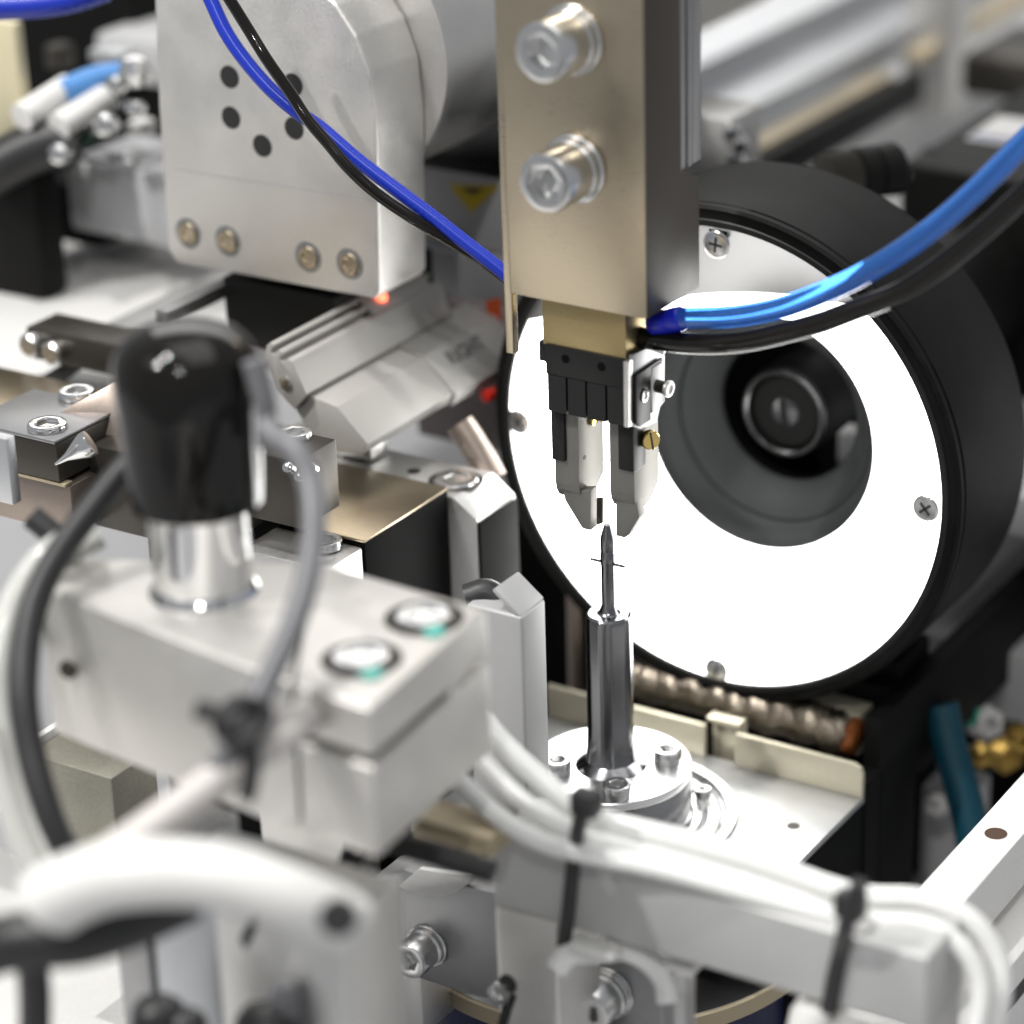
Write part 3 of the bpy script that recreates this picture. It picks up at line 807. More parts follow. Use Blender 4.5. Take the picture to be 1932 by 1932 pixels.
for (a, b, r) in ((300, 1912, 0.34), (350, 1935, 0.28), (505, 1930, 0.40), (540, 1880, 0.22)):
    p = at(a, b, d=35.00)
    single('cable_plug', {300: 'dark plug head poking up at the bottom edge left of the others', 350: 'smaller dark plug head beside the left one at the bottom edge', 505: 'largest dark plug head at the bottom edge below the column', 540: 'small raised grey plug above the largest dark one'}[a], 'plug', lathe([(r, -1.5), (r, 0.0), (r * 0.85, 0.12), (r * 0.5, 0.2), (0, 0.22)], p, (0.1, 0.1, 1), 24), M['black_rubber'] if a != 540 else M['grey_cable'], group='cable plugs at the bottom edge')

# bottom left base plates
structure('base_plate', box(-22, -5.2, -16, -2.6, -7.9, -7.6, 0.03), M['white_paint'])

# ================================================================== ROTARY TABLE AND FRONT BRACKET
rt = thing('rotary_table', 'round white topped turntable with tan rim low under the bearing plate', 'turntable', (pxc, 0, -7.5))
part(rt, 'disc', lathe([(3.3, -0.32), (3.45, -0.3), (3.47, -0.02), (3.44, 0.0), (0, 0)], (pxc, 0, -7.0), (0, 0, 1), n=96), M['tan_strip'])
part(rt, 'top_sheet', lathe([(3.42, 0.004), (3.42, 0.02), (0, 0.02)], (pxc, 0, -7.0), (0, 0, 1), n=96), M['stainless'])
part(rt, 'drum', lathe([(2.9, -7), (2.9, -0.33)], (pxc, 0, -7.0), (0, 0, 1), n=64), M['navy'])

YF = -4.4
fb = thing('screw_bracket', 'grey rounded bracket with two protruding socket screws low in front', 'bracket', at(850, 1900, Y=YF))
po = [(704, 1655), (760, 1640), (800, 1655), (960, 1690), (1060, 1715), (1060, 1932), (980, 1900), (880, 1876), (800, 1850), (716, 1815), (706, 1800)]
part(fb, 'face_plate', prism([at(a, b, Y=YF) for a, b in po], V((0, 0.7, 0)), 0.04), M['aluminium_dark'])
part(fb, 'foot', box(at(706, 1800, Y=YF).x - 1.0, at(706, 1800, Y=YF).x + 0.6, YF + 0.3, YF + 1.6, -7.4, at(716, 1815, Y=YF).z + 0.25, 0.04), M['aluminium'])
part(fb, 'painted_glint', prism([at(a, b, Y=YF - 0.02) for a, b in ((752, 1672), (790, 1640), (830, 1646), (868, 1651), (892, 1652), (884, 1668), (862, 1684), (830, 1692), (795, 1690), (770, 1682))], V((0, 0.1, 0)), 0.01), M['white_paint'])  # white patch painting the ring light's reflection on the bracket
p = at(808, 1782, Y=YF)
cap_screw(fb, p, (0, -1, 0), 0.285, 0.36, spin=0.2, washers=((0.335, 0.06), (0.31, 0.10)))
p = at(1150, 1870, Y=YF)
bpol = [(1060, 1800), (1110, 1778), (1185, 1784), (1225, 1802), (1246, 1838), (1252, 1880), (1252, 2000), (1040, 2000), (1045, 1850)]
part(fb, 'rounded_lug', prism([at(a, b, Y=YF) for a, b in bpol], V((0, 0.9, 0)), 0.06, 3), M['aluminium_dark'])
cap_screw(fb, p, (0, -1, 0), 0.33, 0.40, spin=0.6, washers=((0.40, 0.06), (0.38, 0.06), (0.36, 0.10)))
so = thing('standoff', 'small bright standoff with square white top beside the lower bracket screw', 'standoff', at(1291, 1900, d=38.2))
p = at(1291, 1828, d=38.2)
part(so, 'shank', lathe([(0.165, -2.2), (0.165, 0)], p, (0, 0, 1), 6), M['stainless'])
part(so, 'top_cap', box(p.x - 0.2, p.x + 0.2, p.y - 0.16, p.y + 0.2, p.z + 0.002, p.z + 0.16, 0.02), M['white_paint'])

# ================================================================== WIRING CROSSBAR
YX = at(936, 1582, d=38.30).y
zx = (at(936, 1582, Y=YX).z + at(1551, 1745, Y=YX).z) / 2
x0, x1, x2, x3 = at(930, 1650, Y=YX).x, at(1052, 1800, Y=YX).x, at(1580, 1800, Y=YX).x, at(1752, 1800, Y=YX).x
zb_ = (at(1323, 1833, Y=YX).z + at(1544, 1882, Y=YX).z) / 2
cbr = thing('wiring_crossbar', 'grey painted crossbar on two legs in front with clear tubes tied on top', 'crossbar', ((x0 + x3) / 2, YX + 0.5, -14))
part(cbr, 'crossbar', box(x0, x3, YX, YX + 1.15, zb_, zx, 0.05, 3), M['bar_grey'] if 'bar_grey' in M else M['aluminium'])
part(cbr, 'leg', box(x0 + 0.004, x1, YX + 0.004, YX + 1.1, -14, zb_ - 0.004, 0.05, 3), M['aluminium'])
part(cbr, 'leg', box(x2, x3 - 0.004, YX + 0.004, YX + 1.1, -14, zb_ - 0.004, 0.05, 3), M['aluminium'])
p = at(945, 1872, Y=YX)
part(cbr, 'leg_screw', lathe([(0.17, 0), (0.16, 0.08), (0.08, 0.09), (0, 0.03)], p, (0, -1, 0), 24), M['zinc'])
part(cbr, 'leg_slot', prism([at(a, b, Y=YX) for a, b in ((935, 1950), (950, 1890), (962, 1870), (974, 1880), (965, 1905), (950, 1955))], V((0, -0.012, 0)), 0), M['black_rubber'])
part(cbr, 'leg_hole', lathe([(0.14, 0), (0.14, 0.012), (0, 0.006)], at(958, 1856, Y=YX), (0, -1, 0), 20), M['black_rubber'])
tz = zx + 0.18


def ty(px, py, d):
    return at(px, py, d=d)


T1 = [ty(a, b, d) for a, b, d in ((905, 1352, 38.50), (945, 1400, 38.30), (1010, 1462, 38.00), (1078, 1520, 37.70), (1150, 1552, 37.60), (1300, 1588, 37.30), (1450, 1632, 37.00), (1560, 1672, 36.80), (1640, 1692, 36.70), (1740, 1698, 36.60), (1830, 1735, 36.50), (1880, 1805, 36.50), (1888, 1880, 36.50), (1860, 1990, 36.50))]
T2 = [ty(a, b, d) for a, b, d in ((835, 1440, 38.30), (875, 1483, 38.10), (930, 1534, 37.80), (1000, 1578, 37.50), (1085, 1606, 37.30), (1250, 1640, 37.00), (1400, 1682, 36.70), (1540, 1722, 36.50), (1640, 1738, 36.40), (1740, 1744, 36.30), (1812, 1786, 36.20), (1848, 1850, 36.20), (1846, 1920, 36.20), (1820, 2000, 36.20))]
T3 = [ty(a, b, d) for a, b, d in ((885, 1405, 38.60), (915, 1440, 38.40), (965, 1492, 38.10), (1030, 1545, 37.80), (1085, 1572, 37.60), (1200, 1605, 37.40), (1340, 1645, 37.20), (1480, 1690, 36.90), (1590, 1722, 36.80))]
single('clear_tube', 'topmost milky tube tied on the crossbar and looping down at the right', 'tube', tube(T1, 0.15, 22), M['milky_tube'], group='milky tubes along the crossbar')
single('clear_tube', 'lowest milky tube tied along the front edge of the crossbar', 'tube', tube(T2, 0.138, 22), M['milky_tube'], group='milky tubes along the crossbar')
single('clear_tube', 'middle milky tube squeezed between two others on the crossbar', 'tube', tube(T3, 0.13, 22), M['milky_tube'], group='milky tubes along the crossbar')
for k, (xa, pts, hd, lab) in enumerate(((1072, ((1108, 1498), (1098, 1530), (1090, 1570), (1084, 1610), (1078, 1660), (1072, 1720), (1064, 1782)), (1108, 1512), 'black tie round the left end of the tubes on the crossbar'), (1580, ((1622, 1665), (1612, 1700), (1598, 1740), (1588, 1790), (1576, 1840), (1564, 1905)), (1606, 1705), 'black tie round the right end of the tubes on the crossbar'))):
    t = thing('cable_tie', lab, 'cable tie', at(pts[3][0], pts[3][1], Y=YX - 0.06), group='cable ties on the crossbar')
    path = [at(a, b, Y=YX - 0.35 if i < 3 else YX - 0.05) for i, (a, b) in enumerate(pts)]
    part(t, 'band', tube(path, 0.115 if k else 0.10, 10), M['black_rubber'])
    h = at(hd[0], hd[1], Y=YX - 0.3)
    part(t, 'head', box(h.x - 0.19, h.x + 0.19, h.y - 0.16, h.y + 0.12, h.z - 0.17, h.z + 0.17, 0.05), M['black_rubber'])
p = at(1625, 1741, d=36.00)
single('tube_end', 'cut round end of a white tube beside the right cable tie', 'tube', lathe([(0.13, 0.2), (0.14, 0.05), (0.12, 0), (0, 0.01)], p, CF, 24), M['white_plastic'])
# lower loop, small plug parts in front of the lug
lt = [at(a, b, d=38.30) for a, b in ((1050, 1830), (1075, 1800), (1130, 1795), (1180, 1790), (1225, 1812), (1256, 1850), (1262, 1890))]
single('clear_tube', 'short milky tube bent over the rounded lug below the crossbar', 'tube', tube(lt, 0.17, 20), M['milky_tube'])
single('white_clip', 'small shiny white clip under the crossbar above the rounded lug', 'clip', box(*(lambda a, b: (a.x, b.x, a.y - 0.15, a.y + 0.2, b.z, a.z))(at(1078, 1770, Y=YX - 0.12), at(1165, 1812, Y=YX - 0.12)), 0.06, 3), M['white_plastic'])
single('black_strap', 'curved black strap bending over towards the crossbar left end', 'strap', tube([at(a, b, d=d) for a, b, d in ((652, 1650, 37.10), (668, 1612, 37.10), (694, 1584, 37.10), (730, 1588, 37.00), (800, 1606, 36.90), (870, 1628, 36.80), (930, 1645, 36.70))], 0.15, 16), M['black_rubber'])
ib = thing('ivory_terminal', 'small ivory terminal block in brass frame left of the crossbar', 'terminal block', at(850, 1600, d=38.00))
pa = at(775, 1540, d=38.00)
pb = at(925, 1610, Y=pa.y)
part(ib, 'housing', box(pa.x, pb.x, pa.y, pa.y + 0.6, pb.z - 0.1, pa.z, 0.04), M['tan_strip'])
part(ib, 'insert', box(pa.x + 0.12, pa.x + 0.75, pa.y - 0.06, pa.y, pb.z + 0.05, pa.z - 0.14, 0.03), M['ivory'])
part(ib, 'insert', box(pa.x + 0.85, pb.x - 0.1, pa.y - 0.05, pa.y, pb.z, pa.z - 0.2, 0.03), M['ivory'])
for (a, b, r) in ((1540, 1915, 0.34), (1592, 1940, 0.30)):
    p = at(a, b, d=37.00)
    single('white_plug', 'rounded white plug at the bottom edge below the crossbar' if a == 1540 else 'second white plug at the bottom edge touching the right leg', 'plug', lathe([(r, -1.5), (r, 0.0), (r * 0.85, 0.14), (r * 0.5, 0.22), (0, 0.24)], p, (0.1, 0.2, 1), 24), M['white_plastic'])

# white angle plate next to the post
YW2 = at(985, 1200, d=41.2).y
a0, a1 = at(920, 1200, Y=YW2), at(984, 1165, Y=YW2)
wp = thing('angle_plate', 'upright pale metal plate with slanted bright top between clamp block and post', 'plate', (a1.x, YW2, -5.5))
dpt = 0.66
zz = a1.z
bm = prism([V((a1.x, YW2, -5.5)), V((a1.x, YW2, zz)), V((a1.x, YW2 + dpt, zz + 0.02)), V((a1.x, YW2 + dpt, -5.5))], V((-0.95, 0, 0)), 0.05, 3)
part(wp, 'upright', bm, M['angle_alu'])
bm = prism([V((a1.x - 0.02, YW2 + 0.02, zz)), V((a1.x - 0.45, YW2 + 0.02, zz + 0.36)), V((a1.x - 0.45, YW2 + dpt, zz + 0.36)), V((a1.x - 0.02, YW2 + dpt, zz + 0.03))], V((-0.06, 0, -0.06)), 0.02, 2)
part(wp, 'top_lip', bm, M['angle_alu'])
single('rubber_stop', 'dark rubber stop behind the right corner of the clamp block', 'stop', tube([at(a, b, d=41.8) for a, b in ((880, 1130), (920, 1120), (945, 1150), (935, 1185))], 0.22, 16), M['black_rubber'])

# ================================================================== FRAME RAILS AT LOWER RIGHT
R1 = -4.1
ra, rb = at(1727, 1682, Z=R1).x, at(1822, 1699, Z=R1).x
fr = thing('frame_rail', 'upper of two bright white frame rails at lower right with one drilled hole', 'rail', ((ra + rb) / 2, 0, R1 - 1), group='white frame rails')
part(fr, 'rail', box(ra, rb, -7, 30, R1 - 0.95, R1, 0.03), M['rail_white'] if 'rail_white' in M else M['white_paint'])
p = at(1879, 1573, Z=R1)
part(fr, 'drilled_hole', lathe([(0.17, 0.002), (0.17, 0.006), (0, 0.003)], p, (0, 0, 1), 28), M['hole_brown'])
R2 = -5.3
ra2, rb2 = at(1872, 1713, Z=R2).x, at(1903, 1829, Z=R2).x
fr = thing('frame_rail', 'lower of two bright white frame rails in the bottom right corner', 'rail', ((ra2 + rb2) / 2, 0, R2 - 1), group='white frame rails')
part(fr, 'rail', box(ra2, rb2, -7, 30, R2 - 1.6, R2, 0.03), M['white_paint'])
part(fr, 'groove', box(rb2 - 0.2, rb2 + 0.012, -7, 30, R2 - 0.75, R2 - 0.5, 0.0), M['black_rubber'])

# ================================================================== LOWER RIGHT BACKGROUND
pc = at(1880, 1220, d=52)
single('equipment_case', 'pale grey equipment case behind the black bracket at the right edge', 'case', box(pc.x - 1.0, pc.x + 5, pc.y - 1, pc.y + 5, pc.z - 0.9, pc.z + 0.5, 0.1), M['light_grey_paint'])
single('navy_cable', 'dark teal cable slanting down behind the bracket at lower right', 'cable', tube([at(a, b, d=48) for a, b in ((1775, 1330), (1790, 1400), (1812, 1480), (1832, 1560), (1845, 1660))], 0.30, 16), M['teal_cable'])
for k, (a, b, r, mm, lab) in enumerate(((1778, 1318, 0.26, 'green_plastic', 'green connector cap on top of the dark teal cable'), (1826, 1345, 0.34, 'green_plastic', 'blurred green connector right of the dark teal cable'), (1862, 1365, 0.42, 'label_paper', 'blurred oval white connector at lower right'), (1850, 1425, 0.30, 'old_brass', 'small bright brass connector at lower right'), (1898, 1425, 0.42, 'old_brass', 'larger brass connector at the right edge'), (1925, 1395, 0.35, 'old_brass', 'brass connector highest at the right edge'), (1765, 1520, 0.3, 'label_paper', 'dim white connector low beside the dark teal cable'))):
    p = at(a, b, d=50)
    single('connector', lab, 'connector', lathe([(r * 0.45, -0.7), (r * 0.5, -0.3), (r * 0.8, -0.28), (r * 0.8, 0.0), (r * 0.55, 0.02), (r * 0.55, 0.1), (r * 0.62, 0.12), (r * 0.55, 0.16), (r * 0.62, 0.2), (r * 0.3, 0.24), (r * 0.3, 0.1), (0, 0.1)], p, (0.3 + 0.2 * (k % 3), -0.8, 0.5 - 0.2 * (k % 2)), 6), M[mm], group='connectors behind the bracket')
pq = at(1790, 1580, d=51)
single('cable_duct', 'grey upright cable duct behind the bracket at lower right', 'duct', box(pq.x - 0.55, pq.x + 0.35, pq.y, pq.y + 1, -14, pq.z + 0.9, 0.05), M['light_grey_paint'])
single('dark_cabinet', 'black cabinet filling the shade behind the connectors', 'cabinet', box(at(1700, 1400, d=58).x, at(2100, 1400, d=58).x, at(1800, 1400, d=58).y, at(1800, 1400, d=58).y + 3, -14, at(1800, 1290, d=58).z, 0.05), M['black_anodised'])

p = at(112, 1440, d=41.5)
ob = thing('olive_block', 'dull olive grey steel block with bright top edge below the clamp block', 'block', (p.x + 0.4, p.y, p.z - 2))
part(ob, 'block', box(p.x - 0.6, p.x + 0.95, p.y, p.y + 1.0, p.z - 2.5, p.z, 0.04), M['olive_steel'])
part(ob, 'bright_edge', box(p.x - 0.75, p.x - 0.62, p.y - 0.1, p.y + 1.3, p.z - 0.3, p.z + 0.12, 0.03), M['white_paint'])

pa, pb = at(960, 1000, d=49), at(1135, 1330, d=49)
single('black_pillar', 'black pillar in the shadow between ring light and steel block', 'pillar', box(pa.x, pb.x, pa.y, pa.y + 1.0, -14, pa.z + 0.4, 0.04), M['black_matte'])
pa, pb = at(1048, 1060, d=48.6), at(1086, 1330, d=48.6)
single('tan_post', 'narrow tan brown post standing before the black pillar', 'post', lathe([(0.16, -14 - pa.z), (0.16, 0.0), (0.12, 0.05), (0, 0.05)], V(((pa.x + pb.x) / 2, pa.y, pa.z + 0.3)), (0, 0, 1), 24), M['brown_steel'])

# ================================================================== MOTOR PLATE AND MOTOR
YM = at(500, 300, d=45.6).y
mp_ = thing('motor_unit', 'big pale aluminium motor plate with round corner, five black holes and cylinder behind', 'motor', at(500, 530, Y=YM))
mo = [(298, 200), (316, 470), (334, 497), (706, 565), (716, 552), (709, 235), (698, 140), (672, 68), (634, 8), (580, -40), (500, -75), (380, -90), (288, -60)]
part(mp_, 'motor_plate', prism([at(a, b, Y=YM) for a, b in mo], V((0, 1.35, 0)), 0.06, 3), M['aluminium_warm'])
for (a, b) in ((433, 145), (553, 160), (436, 222), (555, 242), (495, 275)):
    p = at(a, b, Y=YM)
    part(mp_, 'plate_hole', lathe([(0.185, 0), (0.185, 0.004), (0.16, 0.006), (0, 0.004)], p, (0, -1, 0), 28), M['ink'])
for (a, b) in ((355, 440), (430, 455), (582, 485), (660, 498)):
    p = at(a, b, Y=YM)
    part(mp_, 'countersink', lathe([(0.26, 0.001), (0.22, 0.012), (0.19, 0.006), (0.0, 0.004)], p, (0, -1, 0), 32), M['aluminium_dark'])
    cap_screw(mp_, p + V((0, -0.004, 0)), (0, -1, 0), 0.18, 0.05, m='nickel_steel')
sm = [at(a, b, Y=YM - 0.003) for a, b in ((330, 318), (710, 378), (710, 380), (330, 320))]
part(mp_, 'plate_seam', prism(sm, V((0, 0.002, 0)), 0), M['aluminium_cool'])
mc = at(530, 130, Y=YM)
part(mp_, 'motor_cylinder', lathe([(2.2, 1.36), (2.2, 4.4), (2.17, 4.43), (2.17, 4.5), (2.2, 4.53), (2.2, 14), (0, 14)], (mc.x, YM, mc.z), AY, n=96), M['aluminium'])
pz = at(420, 522, Y=YM + 0.15)
pz2 = at(830, 600, Y=YM + 0.15)
part(mp_, 'dark_base', box(pz.x, -7.95, YM + 0.15, YM + 3, pz.z - 1.15, pz.z, 0.03), M['black_anodised'])
part(mp_, 'base_ledge', box(pz.x - 2.4, -7.95, YM - 0.25, YM + 3, pz.z - 1.5, pz.z - 1.16, 0.03), M['aluminium'])
part(mp_, 'side_rail', box(pz.x - 0.35, pz.x - 0.10, YM - 1.2, YM + 1, pz.z - 0.45, pz.z - 0.2, 0.03), M['aluminium_dark'])

# control box right of the motor with warning triangle
yb_ = YM + 4.5
wbx = at(850, 440, Y=yb_)
cbx = thing('control_box', 'grey control box with yellow warning triangle behind the bronze grey block', 'control box', (wbx.x + 1, yb_, wbx.z - 2))
wz1 = at(900, 330, Y=yb_).z
part(cbx, 'case', box(wbx.x - 1.0, wbx.x + 2.2, yb_, yb_ + 2.2, wbx.z - 0.2, wz1, 0.05), M['light_grey_paint'])
part(cbx, 'case_top', box(wbx.x - 1.0, wbx.x + 2.2, yb_ - 0.02, yb_ + 2.2, wz1 + 0.03, wz1 + 0.30, 0.04), M['black_anodised'])
tri = [at(a, b, Y=yb_ - 0.004) for a, b in ((846, 348), (944, 350), (890, 402))]
part(cbx, 'warning_triangle', prism(tri, V((0, -0.01, 0)), 0), M['yellow_print'])
tri = [at(a, b, Y=yb_ - 0.016) for a, b in ((868, 354), (915, 355), (893, 368))]
part(cbx, 'warning_symbol', prism(tri, V((0, -0.004, 0)), 0), M['ink'])
part(cbx, 'bottom_case', box(wbx.x - 0.7, wbx.x + 2.2, yb_ - 0.4, yb_ + 2.0, wbx.z - 1.25, wbx.z - 0.21, 0.1), M['machine_grey'])
part(cbx, 'dark_foot', box(wbx.x - 0.6, wbx.x + 2.2, yb_ - 0.2, yb_ + 2.0, wbx.z - 2.1, wbx.z - 1.26, 0.03), M['black_rubber'])

# pink board with orange mark
yp = YM + 3.2
p0, p1 = at(832, 575, Y=yp), at(985, 710, Y=yp)
pkb = thing('pink_panel', 'dull pink panel with orange mark between actuator and mounting block', 'panel', ((p0.x + p1.x) / 2, yp, p1.z))
part(pkb, 'panel', box(p0.x - 0.6, p1.x, yp, yp + 0.3, p1.z - 1.5, p0.z + 0.1, 0.03), M['pink_board'])
part(pkb, 'orange_mark', prism([at(a, b, Y=yp - 0.004) for a, b in ((918, 566), (946, 562), (946, 604), (920, 606))], V((0, -0.02, 0)), 0), M['orange_plastic'])

# ================================================================== ACTUATOR (reads RIGHT)
YA_ = at(549, 684, d=44.8).y
YE = None
a_end = None
act = thing('slide_actuator', 'pale grey actuator with slotted rail, red lamp and the word RIGHT on its flank', 'actuator', at(640, 830, Y=YA_))
lo, hi = 0.0, 14.0
for _ in range(40):                                    # how far back the rail runs
    mid = (lo + hi) / 2
    s0 = at(549, 684, Y=YA_)
    q = s0 + V((0, mid, 0)) - CAM
    if CX + FPX * q.dot(CR) / q.dot(CF) < 827:
        lo = mid
    else:
        hi = mid
Lr = lo
rp = [(500, 672), (503, 652), (510, 646), (517, 651), (510, 664), (516, 670), (526, 660), (533, 666), (527, 678), (533, 684), (543, 677), (551, 682), (556, 692), (578, 744), (556, 772), (520, 735)]
part(act, 'rail', prism([at(a, b, Y=YA_) for a, b in rp], V((0, Lr, 0)), 0.006), M['actuator_grey'])
fr_ = [(512, 649), (547, 682), (541, 690), (508, 658)]
pp = [at(a, b, Y=YA_) + V((0, Lr * 0.56, 0.03)) for a, b in fr_]
part(act, 'rail_filler', prism(pp, V((0, Lr * 0.40, 0)), 0.01), M['actuator_grey'])
body = [(556, 770), (576, 743), (636, 767), (694, 838), (684, 858), (600, 850)]
part(act, 'body', prism([at(a, b, Y=YA_ + 0.15) for a, b in body], V((0, Lr * 0.585, 0)), 0.03), M['actuator_grey'])
cB_ = sum((at(a, b, Y=YA_) for a, b in body), V()) / len(body)
hb = [at(a, b, Y=YA_ + 0.15) for a, b in body]
hb = [p + V((0, Lr * 0.59, 0)) for p in hb]
hb = [p + (p - V((cB_.x, p.y, cB_.z))) * 0.10 for p in hb]
head = part(act, 'head', prism(hb, V((0, Lr * 0.555, 0)), 0.03), M['actuator_grey'])
lamp = (at(530, 665, Y=YA_) + V((0, Lr * 0.66, 0.06)))
part(act, 'status_lamp', lathe([(0.11, 0), (0.09, 0.05), (0.0, 0.07)], lamp, (0.6, 0, 0.8), 20), M['red_lamp'])
part(act, 'end_screw', lathe([(0.1, 0), (0.1, 0.06), (0, 0.06)], at(541, 722, Y=YA_), (0, -1, 0), 20), M['zinc'])
# the word on the flank
cu = bpy.data.curves.new('word', 'FONT')
cu.body = 'RIGHT'
cu.size = 0.36
cu.extrude = 0.004
cu.align_x = 'CENTER'
cu.align_y = 'CENTER'
tmp = bpy.data.objects.new('word', cu)
COL.objects.link(tmp)
bpy.context.view_layer.update()
dg = bpy.context.evaluated_depsgraph_get()
me = bpy.data.meshes.new_from_object(tmp.evaluated_get(dg))
bm = bmesh.new()
bm.from_mesh(me)
bpy.data.objects.remove(tmp)
e0, e1 = hb[2], hb[3]                                   # edge of the facing flank
side = (e1 - e0).normalized()
along = V((0, 1, 0))
nrm = along.cross(side)
if nrm.dot(CF) > 0:
    nrm = -nrm
upv = nrm.cross(along)
mm = Matrix((along, upv, nrm)).transposed().to_4x4()
mm.translation = e0.lerp(e1, 0.33) + along * (Lr * 0.22) + nrm * 0.012
bm.transform(mm)
part(head, 'lettering', bm, M['grey_ink'])
single('red_indicator', 'small red lens glowing low behind the actuator beside the ring light', 'indicator lamp', lathe([(0.10, -0.25), (0.11, 0.10), (0, 0.14)], at(922, 745, d=47.6), (-0.2, -0.9, 0.1), 20), M['red_lens'])
single('copper_pipe', 'short tan metal pipe slanting in the dark beside the ring light', 'pipe', tube([at(a, b, d=46.6) for a, b in ((868, 800), (900, 850), (930, 905))], 0.24, 20), M['brown_steel'])

# ================================================================== SLIDE BLOCK AND BAR
ZS = -0.73
s_r = at(846, 925, Z=ZS)
s_n = at(687, 1025, Z=ZS)
xs_ = (s_r.x + s_n.x) / 2
sl_ = thing('slide_block', 'heavy steel slide block with tan ground top left of the ring light', 'block', (xs_ - 1.5, (s_r.y + s_n.y) / 2, -5))
part(sl_, 'block', box(xs_ - 4.2, xs_, s_n.y, s_r.y, -8, ZS, 0.03), M['black_matte'])
part(sl_, 'ground_top', box(xs_ - 4.2, xs_ + 0.005, s_n.y - 0.005, s_r.y, ZS + 0.003, ZS + 0.05, 0.01), M['ground_steel'])
YBr = s_r.y + 0.01
br_ = thing('mounting_bar', 'pale aluminium bar with countersunk screw behind the tan steel block', 'bar', (xs_ - 1, YBr + 0.6, -5))
zbt = at(849, 937, Y=YBr).z
xe = at(899, 978, Y=YBr).x
xt = at(856, 935, Y=YBr).x
ybk = at(700, 843, Z=zbt).y
bpf = [(xs_ - 4.5, zbt), (xt, zbt), (xe, zbt - 0.30), (xe, -9), (xs_ - 4.5, -9)]
part(br_, 'bar', prism([V((x, YBr, z)) for x, z in bpf], V((0, 1.15, 0)), 0.03), M['aluminium'])
part(br_, 'side_cover', box(xe + 0.004, xe + 0.05, YBr + 0.02, YBr + 1.13, -9, zbt - 0.36, 0.01), M['black_matte'])
part(br_, 'saddle', prism([at(a, b, Y=YBr + 0.5) for a, b in ((540, 815), (560, 800), (636, 782), (645, 800), (655, 822), (672, 834), (700, 842), (700, 870), (540, 840))], V((0, 0.5, 0)), 0.03), M['aluminium'])
p = at(860, 907, Z=zbt)
part(br_, 'counterbore', lathe([(0.44, 0.001), (0.44, 0.006), (0.41, 0.004), (0, 0.003)], p, (0, 0, 1), 40), M['dark_steel'])
cap_screw(br_, p + V((0, 0, 0.006)), (0, 0, 1), 0.36, 0.05, m='zinc')
part(br_, 'small_hole', lathe([(0.11, 0.001), (0.11, 0.006), (0, 0.003)], at(781, 889, Z=zbt), (0, 0, 1), 24), M['dark_steel'])
fb2 = at(684, 1030, Y=s_n.y - 0.02)
cr2 = thing('corner_block', 'small bright aluminium corner block with screw in front of the steel block', 'block', (fb2.x - 0.5, s_n.y - 0.6, -3))
part(cr2, 'block', box(fb2.x - 1.6, fb2.x, s_n.y - 0.95, s_n.y - 0.02, -8, fb2.z - 0.02, 0.04), M['aluminium'])
p = at(614, 1032, Z=fb2.z)
cap_screw(cr2, p, (0, 0, 1), 0.26, 0.14, m='zinc')
yc_ = at(600, 840, d=42.8)
cl2 = thing('dark_clamp', 'dark steel clamp with screw right of the black knob', 'clamp', (yc_.x, yc_.y, -2))
pz_ = at(628, 832, d=42.8)
part(cl2, 'clamp', box(pz_.x - 1.5, pz_.x, pz_.y - 0.9, pz_.y + 0.1, pz_.z - 1.1, pz_.z, 0.04), M['dark_steel'])
cap_screw(cl2, at(556, 824, Z=pz_.z), (0, 0, 1), 0.26, 0.1, m='zinc')
for i in range(3):
    part(cl2, 'shiny_tip', lathe([(0.09, 0), (0.08, 0.14), (0, 0.18)], at(548 + i * 22, 885 + 18 * (i % 2), d=42.0), (0.2, -0.7, 0.5), 14), M['chrome'])

# ================================================================== LEFT STEEL CLAMPS
d0 = 42.6
q = at(105, 839, d=d0)
yq = q.y
ql = at(-60, 803, Y=yq)
lc = thing('vise_jaw', 'dark steel vise jaw with recessed screw at the left edge', 'vise jaw', (q.x - 0.6, yq, q.z - 1))
part(lc, 'jaw_block', box(ql.x, q.x, yq, yq + 1.5, q.z - 0.62, q.z, 0.03), M['dark_steel'])
part(lc, 'jaw_top', box(ql.x, q.x, yq - 0.02, yq + 1.5, q.z + 0.003, q.z + 0.06, 0.015), M['aluminium_dark'])
cap_screw(lc, at(90, 808, Z=q.z + 0.06), (0, 0, 1), 0.30, 0.10, m='chrome')
part(lc, 'jaw_bar', box(ql.x, q.x + 0.1, yq + 0.1, yq + 1.5, q.z - 1.5, q.z - 0.70, 0.03), M['brown_steel'])
part(lc, 'bright_edge', box(ql.x, q.x + 0.08, yq + 0.02, yq + 0.2, q.z - 0.69, q.z - 0.64, 0.01), M['tan_strip'])
inc = [at(a, b, d=43.6) for a, b in ((112, 776), (215, 720), (290, 745), (270, 815), (182, 834), (126, 820))]
part(lc, 'tilted_plate', prism(inc, V((0.05, 0.5, -0.35)), 0.03), M['brown_steel'])
part(lc, 'jaw_base', box(q.x - 0.02, q.x + 2.2, yq + 0.7, yq + 2.0, q.z - 1.6, q.z - 0.25, 0.03), M['dark_steel'])
part(lc, 'pointed_screw', lathe([(0.02, 0), (0.06, 0.2), (0.16, 0.42), (0.2, 0.52), (0.2, 0.62), (0, 0.64)], at(104, 876, d=42.2), (0.62, 0.5, 0.45), 20), M['chrome'])
cap_screw(lc, at(145, 748, d=44.2), (0, 0, 1), 0.28, 0.12, m='zinc')
pl_ = at(60, 790, d=44.6)
part(lc, 'ground_plate', box(pl_.x - 3, pl_.x + 2.2, pl_.y - 0.3, pl_.y + 1.7, pl_.z - 0.8, pl_.z - 0.1, 0.03), M['ground_steel'])
p = at(29, 833, d=41.2)
